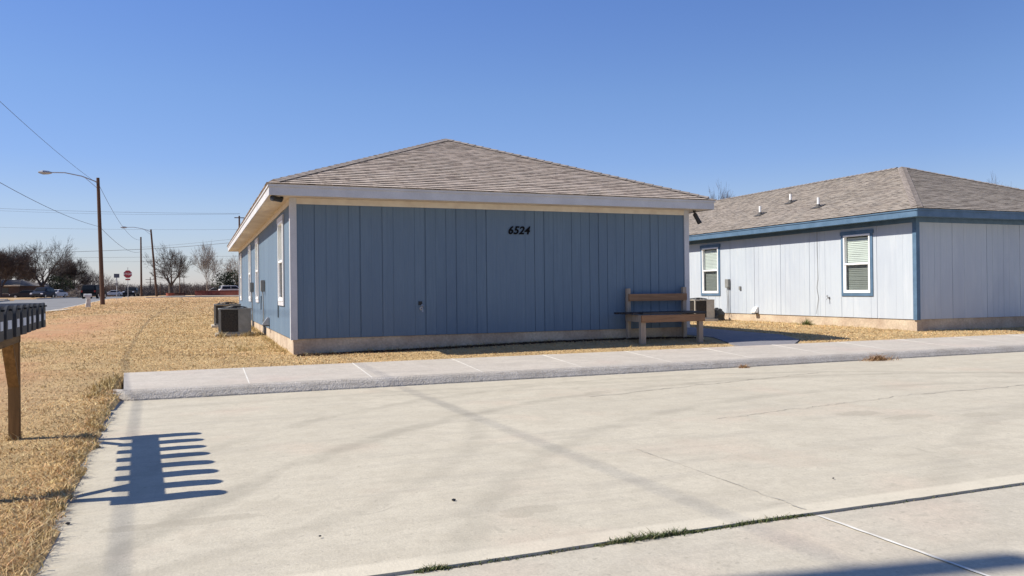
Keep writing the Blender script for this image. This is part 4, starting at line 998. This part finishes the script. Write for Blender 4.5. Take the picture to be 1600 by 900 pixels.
M_roofg = mat('far_roof', (.26, .23, .20), (.18, .16, .14), 1.2, .9); M_walld = mat('far_brick', (.13, .085, .065), (.09, .06, .05), 2, .9); M_tan = mat('tan_wall', (.42, .31, .22), None, 2, .9)
M_win = mat('dark_window', (.03, .035, .04), None, 2, .2)
def far_house(name, px0, px1, d, h, roofh, label, wm, rz_extra=0, gable=False):
    a, b = at(px0, 459, d), at(px1, 459, d); c = (a+b)/2; L = (b-a).length; rz = math.atan2(b.y-a.y, b.x-a.x)+rz_extra
    t = thing(name, (c.x, c.y, ground_z(c.x, c.y)), rz, label=label, cat='house'); D = 8.
    s = MB(); s.box(-L/2, L/2, 0, D, -.3, h); s.build('wall', wm, t)
    s = MB(); o = .5
    if gable:
        s.prism([(-L/2-o, h), (L/2+o, h), (0, h+roofh)], 'y', -o, D+o)
    else:
        v = [(-L/2-o, -o, h), (L/2+o, -o, h), (L/2+o, D+o, h), (-L/2-o, D+o, h), (-L/2+D*.25, D/2, h+roofh), (L/2-D*.25, D/2, h+roofh)]
        s.add(v, [(0, 1, 5, 4), (2, 3, 4, 5), (1, 2, 5), (3, 0, 4), (0, 3, 2, 1)])
    rf = s.build('roof', M_roofg, t)
    s = MB(); s.box(-L/2-o, L/2+o, -o-.03, -o, h-.05, h+.12); s.build('fascia', M_soff, t)
    n = max(1, int(L/4))
    for k in range(n):
        xc = -L/2+(k+.5)*L/n; s = MB(); s.box(xc-.7, xc+.7, -.03, .02, .8, 1.9); w = s.build('window', M_win, t)
        s = MB(); s.box(xc-.78, xc+.78, -.05, -.031, .72, .79); s.build('sill', M_soff, w)
    return t
far_house('ranch_house', -60, 30, 148, 2.2, 1.2, 'low dark brick house with grey roof at the left frame edge', M_walld)
far_house('ranch_house', 32, 64, 165, 2.0, 1.2, 'low house with pale grey roof behind the dark car', M_walld)
far_house('ranch_house', 68, 84, 172, 1.7, 1.2, 'small tan gabled house left of the juniper', M_tan, gable=True)

# ------------------------------------------------------------------ vehicles
M_carglass = mat('car_glass', (.012, .014, .016), None, 2, .3, spec=.2); M_tyre = mat('tyre', (.02, .02, .02), None, 4, .85); M_rim = mat('rim', (.45, .45, .46), None, 4, .3, metal=.8)
M_lamp = mat('headlamp', (.85, .86, .9), (.8, .8, .84), 3, .1, spec=.9); M_tail = mat('tail_lamp', (.35, .02, .02), None, 3, .2)
def paint(name, c):
    m = mat(name, c, tuple(x*.9 for x in c), 2, .5, spec=.15); m.node_tree.nodes['Principled BSDF'].inputs['Coat Weight'].default_value = 0; return m
def make_vehicle(name, loc, rz, label, cat, kind, pm, group=None):
    t = thing(name, loc, rz, label=label, cat=cat, group=group)
    K = {'suv': dict(L=4.7, W=1.88, H=1.70, belt=1.0, prof=[(-2.3, .42), (-2.34, .95), (-2.28, 1.05), (-2.05, 1.62), (-1.7, 1.69), (.2, 1.70), (.5, 1.66), (1.15, 1.10), (2.15, .95), (2.33, .75), (2.35, .40)], gl=[(-2.0, 1.08), (-1.85, 1.55), (.35, 1.57), (.95, 1.10)], ax=1.42, wr=.36),
         'sedan': dict(L=4.7, W=1.82, H=1.46, belt=.95, prof=[(-2.33, .38), (-2.36, .85), (-2.3, .95), (-1.75, 1.0), (-1.0, 1.40), (-.3, 1.46), (.3, 1.42), (1.05, .98), (2.1, .82), (2.33, .65), (2.35, .36)], gl=[(-1.6, 1.0), (-1.0, 1.33), (.25, 1.35), (.85, .99)], ax=1.40, wr=.33),
         'van': dict(L=4.7, W=1.92, H=1.86, belt=1.08, prof=[(-2.3, .48), (-2.34, 1.0), (-2.30, 1.15), (-2.18, 1.78), (-1.95, 1.85), (.5, 1.86), (.75, 1.80), (1.05, 1.20), (2.2, 1.10), (2.33, .95), (2.35, .48)], gl=[(-2.1, 1.18), (-2.0, 1.68), (.6, 1.70), (.9, 1.20)], ax=1.42, wr=.40),
         'pickup': dict(L=5.5, W=1.98, H=1.82, belt=1.12, prof=[(-2.72, .55), (-2.75, 1.12), (-.85, 1.15), (-.70, 1.74), (-.45, 1.80), (.55, 1.82), (.8, 1.76), (1.25, 1.24), (2.5, 1.14), (2.72, .98), (2.75, .52)], gl=[(-.62, 1.22), (-.5, 1.68), (.6, 1.70), (1.0, 1.24)], ax=1.72, wr=.42)}[kind]
    W_ = K['W']; H = K['H']; be = K['belt']
    def hw(z): return W_/2*(1 if z <= be else 1-.19*(z-be)/(H-be))
    s = MB(); pr = K['prof']; n = len(pr); NY = [-1, -.8, .8, 1]
    vs = []
    for k in NY:
        for x, z in pr:
            f = 1 if abs(k) < 1 else .0
            vs.append((x*(1 if abs(k) < 1 else .985), k*hw(z), z-(0 if abs(k) < 1 else .03*(z > .5))))
    fs = [(a*n+i, a*n+(i+1) % n, (a+1)*n+(i+1) % n, (a+1)*n+i) for a in range(3) for i in range(n)]+[tuple(range(n-1, -1, -1)), tuple(3*n+i for i in range(n))]
    s.add(vs, fs); body = s.build('body', pm, t, bevel=.03)
    gl = K['gl']
    for sd in (-1, 1):
        s = MB(); v = [(x, sd*(hw(z)+.012), z) for x, z in gl]; v2 = [(x, sd*(hw(z)-.02), z) for x, z in gl]
        s.add(v+v2, [(0, 1, 2, 3)]+[(i, 4+i, 4+(i+1) % 4, (i+1) % 4) for i in range(4)]); w = s.build('side_window', M_carglass, t)
        xm = (gl[0][0]+gl[3][0])/2; s = MB(); s.obox((xm, sd*(hw(1.3)+.016), (gl[0][1]+gl[1][1])/2), (.07, .012, gl[1][1]-gl[0][1]), rotm('X', sd*.2)); s.build('pillar', pm, w)
    # windscreen and rear glass laid on the body slope
    ends = [i for i in range(n-1) if pr[i][1] > be-.02 or pr[i+1][1] > be]
    def pane(p, q, nm):
        (x0, z0), (x1, z1) = p, q; dx, dz = x1-x0, z1-z0; L = math.hypot(dx, dz); nx_, nz_ = -dz/L, dx/L
        if nz_ < 0: nx_, nz_ = -nx_, -nz_
        e = .045; P = lambda f: (x0+dx*f+nx_*e, z0+dz*f+nz_*e); a, b = P(.12), P(.9); s = MB()
        s.add([(a[0], -hw(a[1])*.86, a[1]), (a[0], hw(a[1])*.86, a[1]), (b[0], hw(b[1])*.86, b[1]), (b[0], -hw(b[1])*.86, b[1]),
               (a[0]-nx_*e, -hw(a[1])*.86, a[1]-nz_*e), (a[0]-nx_*e, hw(a[1])*.86, a[1]-nz_*e), (b[0]-nx_*e, hw(b[1])*.86, b[1]-nz_*e), (b[0]-nx_*e, -hw(b[1])*.86, b[1]-nz_*e)],
              [(0, 1, 2, 3), (0, 4, 5, 1), (1, 5, 6, 2), (2, 6, 7, 3), (3, 7, 4, 0)]); s.build(nm, M_carglass, t)
    fi = max(i for i in range(n-1) if pr[i][1]-pr[i+1][1] > .3 and pr[i][1] > be); pane(pr[fi+1], pr[fi], 'windscreen')
    ri = min(i for i in range(n-1) if pr[i+1][1]-pr[i][1] > .3 and pr[i+1][1] > be+.1); pane(pr[ri], pr[ri+1], 'rear_window')
    xf, xb = pr[-2][0], pr[1][0]
    for sd in (-1, 1):
        s = MB(); s.box(xf-.12, xf+.02, sd*W_*.40-.17, sd*W_*.40+.17, pr[-2][1]-.10, pr[-2][1]+.08); s.build('headlight', M_lamp, t, bevel=.02)
        s = MB(); s.box(xb-.015, xb+.08, sd*W_*.42-.10, sd*W_*.42+.10, be-.22, be+.02); s.build('tail_light', M_tail, t, bevel=.015)
        for ax in (-K['ax'], K['ax']):
            wr = K['wr']; s = MB(); y0 = sd*(W_/2-.20); y1 = sd*(W_/2+.02); s.tube([(ax, y0, wr), (ax, y1, wr)], wr, 18); w = s.build('wheel', M_tyre, t)
            s = MB(); s.tube([(ax, y1, wr), (ax, y1+sd*.012, wr)], wr*.6, 12); s.build('rim', M_rim, w)
        s = MB(); s.box(gl[3][0]-.15, gl[3][0]+.02, sd*(W_/2+.02), sd*(W_/2+.02)+sd*.16 if sd > 0 else sd*(W_/2+.02), be+.05, be+.2) if sd > 0 else s.box(gl[3][0]-.15, gl[3][0]+.02, -W_/2-.18, -W_/2-.02, be+.05, be+.2)
        s.build('wing_mirror', pm, t, bevel=.01)
    s = MB(); s.box(xf-.06, xf+.03, -W_*.27, W_*.27, pr[-2][1]-.24, pr[-2][1]-.02); s.build('front_grille', M_black, t)
    s = MB(); s.box(xf-.05, xf+.06, -W_*.46, W_*.46, .36, .55); s.box(xb-.06, xb+.05, -W_*.46, W_*.46, .40, .58); s.build('bumper', M_black, t, bevel=.02)
    return t
def veh(px, d, rz, *a, dz=-.13, **k):
    p = at(px, 462, d); make_vehicle(a[0], (p.x, p.y, ground_z(p.x, p.y)+dz), rz, *a[1:], **k)
CG = 'vehicles on and beside the far street'
veh(67, 124, R(-103), 'parked_car', 'dark blue car with bright headlights in front of the large bare tree', 'car', 'suv', paint('paint_navy', (.012, .02, .042)), group=CG)
veh(86, 132, R(-110), 'parked_car', 'white car partly hidden behind the dark blue car', 'car', 'sedan', paint('paint_white', (.6, .6, .62)), group=CG)
veh(40, 140, R(180), 'parked_car', 'dark car in the shade left of the dark blue car', 'car', 'sedan', paint('paint_charcoal', (.03, .03, .035)), group=CG)
veh(147, 108, R(79), 'parked_van', 'tall black boxy vehicle behind the white mailbox pillar', 'vehicle', 'van', paint('paint_black', (.008, .008, .009)), group=CG)
veh(206, 146, R(-98), 'pickup_truck', 'black pickup truck beyond the stop sign', 'truck', 'pickup', paint('paint_black2', (.01, .01, .011)), group=CG)
veh(176, 190, R(185), 'parked_car', 'low pale car far off between the tall pole and the stop sign', 'car', 'sedan', paint('paint_silver', (.55, .56, .58)), group=CG, dz=0)
veh(364, 140, R(10), 'parked_car', 'white vehicle behind the red brick wall near the house corner', 'car', 'suv', paint('paint_white2', (.55, .55, .56)), group=CG, dz=.05)
veh(336, 150, R(175), 'parked_car', 'pale grey low vehicle behind the middle of the red brick wall', 'car', 'sedan', paint('paint_grey', (.4, .4, .41)), group=CG, dz=.05)
# heap of pale brush by the juniper
hb = base_at(116, 140); s = MB(); rnd = random.Random(5)
for i in range(420):
    a = rnd.uniform(0, 6.28); r_ = rnd.uniform(0, 2.6)*1.; p = Vector((r_*math.cos(a), r_*math.sin(a)*.5, .05+max(0, 1.5*(1-r_/2.6))*rnd.random())); d = Vector((rnd.gauss(0, 1), rnd.gauss(0, 1), rnd.gauss(.1, .4))).normalized()
    s.tube([p, p+d*.5, p+d*1.0+Vector((0, 0, -.1))], [.035, .025, .012], 3, cap=False)
o = s.build('brush_heap', M_bark2, loc=hb, recalc=False); tag(o, 'low heap of grey cut branches between the juniper and the black vehicle', 'brush heap')

# ------------------------------------------------------------------ grass and weeds
def blades(name, P, hgt_, wid, lean, cols, label, m_name, mul=None):
    """P (n,3) roots; one bent blade each; colour varies per blade"""
    n = len(P); rg = np.random.default_rng(len(P)); a = rg.uniform(0, 2*np.pi, n); b = rg.uniform(0, 2*np.pi, n)
    h = hgt_*rg.uniform(.5, 1.3, n); w = wid*rg.uniform(.6, 1.3, n); ln = lean*rg.uniform(.2, 1.2, n)*h
    d = np.stack([np.cos(a), np.sin(a), np.zeros(n)], 1); l = np.stack([np.cos(b), np.sin(b), np.zeros(n)], 1)
    up_ = np.array([0, 0, 1.])
    v0 = P-d*(w/2)[:, None]; v1 = P+d*(w/2)[:, None]; mid = P+up_*(h*.6)[:, None]+l*(ln*.35)[:, None]
    v2 = mid+d*(w*.4)[:, None]; v3 = mid-d*(w*.4)[:, None]; v4 = P+up_*(h)[:, None]+l*ln[:, None]
    V = np.stack([v0, v1, v2, v3, v4], 1).reshape(-1, 3)
    me = bpy.data.meshes.new(name); me.vertices.add(5*n); me.vertices.foreach_set('co', V.ravel())
    base = np.arange(n)*5; q = np.stack([base, base+1, base+2, base+3, base+3, base+2, base+4], 1).ravel()
    me.loops.add(7*n); me.loops.foreach_set('vertex_index', q.astype(np.int32)); me.polygons.add(2*n)
    ls = np.stack([np.arange(n)*7, np.arange(n)*7+4], 1).ravel(); me.polygons.foreach_set('loop_start', ls.astype(np.int32))
    me.update(calc_edges=True)
    c = np.array(cols); i = rg.integers(0, len(c), n); col = c[i]*rg.uniform(.78, 1.2, (n, 1))*(1 if mul is None else np.array(mul)[:, None]); col = np.concatenate([col, np.ones((n, 1))], 1)
    at_ = me.color_attributes.new('tint', 'FLOAT_COLOR', 'POINT'); at_.data.foreach_set('color', np.repeat(col, 5, 0).ravel())
    m, nn, l_, bs = newmat(m_name); ca = nn.new('ShaderNodeAttribute'); ca.attribute_name = 'tint'; l_.new(ca.outputs['Color'], bs.inputs['Base Color'])
    bs.inputs['Roughness'].default_value = .85; bs.inputs['Specular IOR Level'].default_value = .1
    me.materials.append(m); o = bpy.data.objects.new(name, me); link(o); tag(o, label, 'grass', kind='stuff'); return o
rg = np.random.default_rng(3)
def inside(x, y):
    if y > KY+1.72 and -.9 < x < 28: pass
    if x > EDGE(y)+.07+.07*random.random()**2 and y < 12.97: return False
    if 1.5 < x < 9.85 and 14.44 < y < 33.1: return False
    if 16.35 < x < 24.9 and 14.44 < y < 33.1: return False
    if y > 12.9 and 9.9 < x < 12.4 and y < 34 and not (y < 13.8 and x > 11.9): return False
    if x < -9.1: return False
    return y < 104
pts = []; hs = []; wd = []; ml = []
random.seed(21)
fx, fy = math.sin(YAW), math.cos(YAW); rx, ry = math.cos(YAW), -math.sin(YAW)
while len(pts) < 260000:
    d = 3.6*math.exp(random.random()**.85*math.log(95/3.6)); u = random.uniform(-.68, .66)
    x = d*(fx+rx*u); y = d*(fy+ry*u)
    if not inside(x, y): continue
    if d > 55 and random.random() < (d-55)/40: continue
    k = noise.noise(Vector((x*.35, y*.35, 0)))+.6*noise.noise(Vector((x*1.7, y*1.7, 5)))
    if random.random() < .97*dirt(x, y)**.55: continue
    pts.append((x, y, ground_z(x, y)-.004)); e = 1+.9*smooth(1-(EDGE(y)-x)/.35)*(y < 11.5) ; hs.append((.016+.0004*d)*e*(1+.5*max(0, k))); wd.append(.0028+.00055*d); ml.append(1+.30*noise.noise(Vector((x*.9, y*.7, 11)))+.22*noise.noise(Vector((x*3.1, y*2.4, 12)))+.10*k)
blades('dry_grass', np.array(pts), np.array(hs), np.array(wd), 2.2, [(.59, .42, .20), (.54, .36, .165), (.66, .50, .26), (.38, .26, .13), (.57, .35, .19), (.42, .34, .20)], 'short straw coloured dormant grass over the lawn', 'straw_blades', ml)
# taller tufts along the walls, at the kerb's end and by the condensers
T = []; Hh = []; rnd = random.Random(8)
def tuft(x, y, n, r, h):
    for _ in range(n):
        a, q = rnd.uniform(0, 6.283), r*abs(rnd.gauss(0, .5)); T.append((x+q*math.cos(a), y+q*math.sin(a), max(ground_z(x, y), 0 if y < 11.2 else 0)-.01)); Hh.append(h*rnd.uniform(.4, 1.1))
for i in range(90): tuft(rnd.uniform(1.6, 9.8), 14.40, 14, .07, .05+.05*rnd.random())
for i in range(60): tuft(1.46, rnd.uniform(14.5, 24), 20, .12, .06+.07*rnd.random())
for i in range(50): tuft(rnd.uniform(16.4, 24), 14.40, 14, .08, .06)
for i in range(40): tuft(16.3, rnd.uniform(14.6, 21), 16, .10, .07)
for i in range(16): tuft(SX0-.10+rnd.uniform(-.16, .05), KY+rnd.uniform(-.15, 1.6), 60, .09, .10)
for i in range(14): tuft(rnd.uniform(.45, 1.35), 20.45+rnd.uniform(-.1, .1), 40, .10, .14)
for i in range(20): tuft(rnd.uniform(.7, 1.4), rnd.uniform(15.2, 17.5), 30, .2, .07)
tuft(MX, 8.48, 90, .10, .09)
for i in range(900):
    d = 4.2*math.exp(rnd.random()*math.log(35/4.2)); u = rnd.uniform(-.66, .6); x = d*(fx+rx*u); y = d*(fy+ry*u)
    if inside(x, y) and noise.noise(Vector((x*.6, y*.6, 30))) > -.05: tuft(x, y, rnd.randint(6, 26), .05+.004*d, .035+.0012*d)
for i in range(120):
    y = rnd.uniform(3.9, 11.2); tuft(EDGE(y)+.05+rnd.uniform(-.08, .05), y, 22, .06, .045)
blades('grass_tufts', np.array(T), np.array(Hh), .009, 1.1, [(.55, .43, .2), (.45, .33, .15), (.62, .5, .28), (.33, .24, .11)], 'longer straw tufts against the walls and kerb end', 'tuft_blades')
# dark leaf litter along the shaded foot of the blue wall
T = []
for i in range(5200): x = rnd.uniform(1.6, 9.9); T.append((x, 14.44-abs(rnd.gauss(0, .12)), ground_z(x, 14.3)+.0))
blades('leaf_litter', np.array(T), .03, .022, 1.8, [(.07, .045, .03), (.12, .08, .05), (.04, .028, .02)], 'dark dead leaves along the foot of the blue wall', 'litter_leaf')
# weeds in the open joint
T = []; Hh = []
for a, b, n, h in ((.97, 1.15, 260, .018), (1.15, 1.6, 110, .010), (1.95, 2.65, 900, .026), (2.65, 3.42, 520, .016), (1.6, 1.95, 60, .008), (3.42, 5.5, 120, .006)):
    for _ in range(n):
        x = rnd.uniform(a, b); f = max(.2, 1-abs((x-(a+b)/2)/((b-a)/2))**2); T.append((x, jl(x)+rnd.gauss(0, .012), -.012)); Hh.append(h*f*rnd.uniform(.6, 1.4)+.006)
blades('joint_weeds', np.array(T), np.array(Hh), .006, 1.5, [(.08, .11, .04), (.12, .14, .06), (.16, .14, .08), (.05, .07, .03)], 'low green weeds growing in the open concrete joint', 'weed_blade')
def weed(name, loc, n, r, h, cols, label, mn):
    T = []; Hs = []
    for _ in range(n):
        a, q = rnd.uniform(0, 6.283), r*abs(rnd.gauss(0, .45)); T.append((loc[0]+q*math.cos(a)*1.5, loc[1]+q*math.sin(a)*.6, loc[2])); Hs.append(h*rnd.uniform(.3, 1.1)*max(.3, 1-q/r*.6))
    o = blades(name, np.array(T), np.array(Hs), .010, 1.7, cols, label, mn); o['category'] = 'weed'; del o['kind']; return o
dead = [(.34, .2, .1), (.24, .13, .07), (.42, .28, .15), (.15, .09, .05)]; grn = [(.07, .10, .035), (.11, .14, .05), (.2, .18, .07)]
weed('dead_weed', (11.62, 11.12, .0), 420, .34, .13, dead, 'large clump of dead brown weeds against the kerb on the right', 'dead_leaf')
weed('dead_weed', (8.62, 11.12, .0), 130, .11, .07, dead, 'small reddish dead weed against the kerb below the bench', 'dead_leaf2')
weed('green_weed', (16.05, 17.9, ground_z(16, 17.9)), 260, .25, .20, grn, 'green weed at the foot of the pale wall left of its near window', 'green_leaf')
# small stones lying on the concrete
for i, (px, py, lb) in enumerate(((709, 784, 'small dark pebble alone near the middle of the concrete'), (106, 821, 'small dark stone on the concrete below the mailbox shadow'), (500, 841, 'small dark pebble near the lower concrete edge'), (1302, 750, 'tiny dark pebble on the right side of the concrete'))):
    d = H_CAM/((py-(462.8-.011*(px-100)))/FPX); p = at(px, py, d); s = MB(); bm = bmesh.new(); bmesh.ops.create_icosphere(bm, subdivisions=1, radius=.012 if i < 2 else .007)
    s.v = [(v.co.x*1.3, v.co.y, v.co.z*.7+.3*.01) for v in bm.verts]; s.f = [tuple(v.index for v in f.verts) for f in bm.faces]; s.uv = [None]*len(s.f); s.mi = [0]*len(s.f); bm.free()
    o = s.build('pebble', M_black, loc=(p.x, p.y, .008)); tag(o, lb, 'pebble')
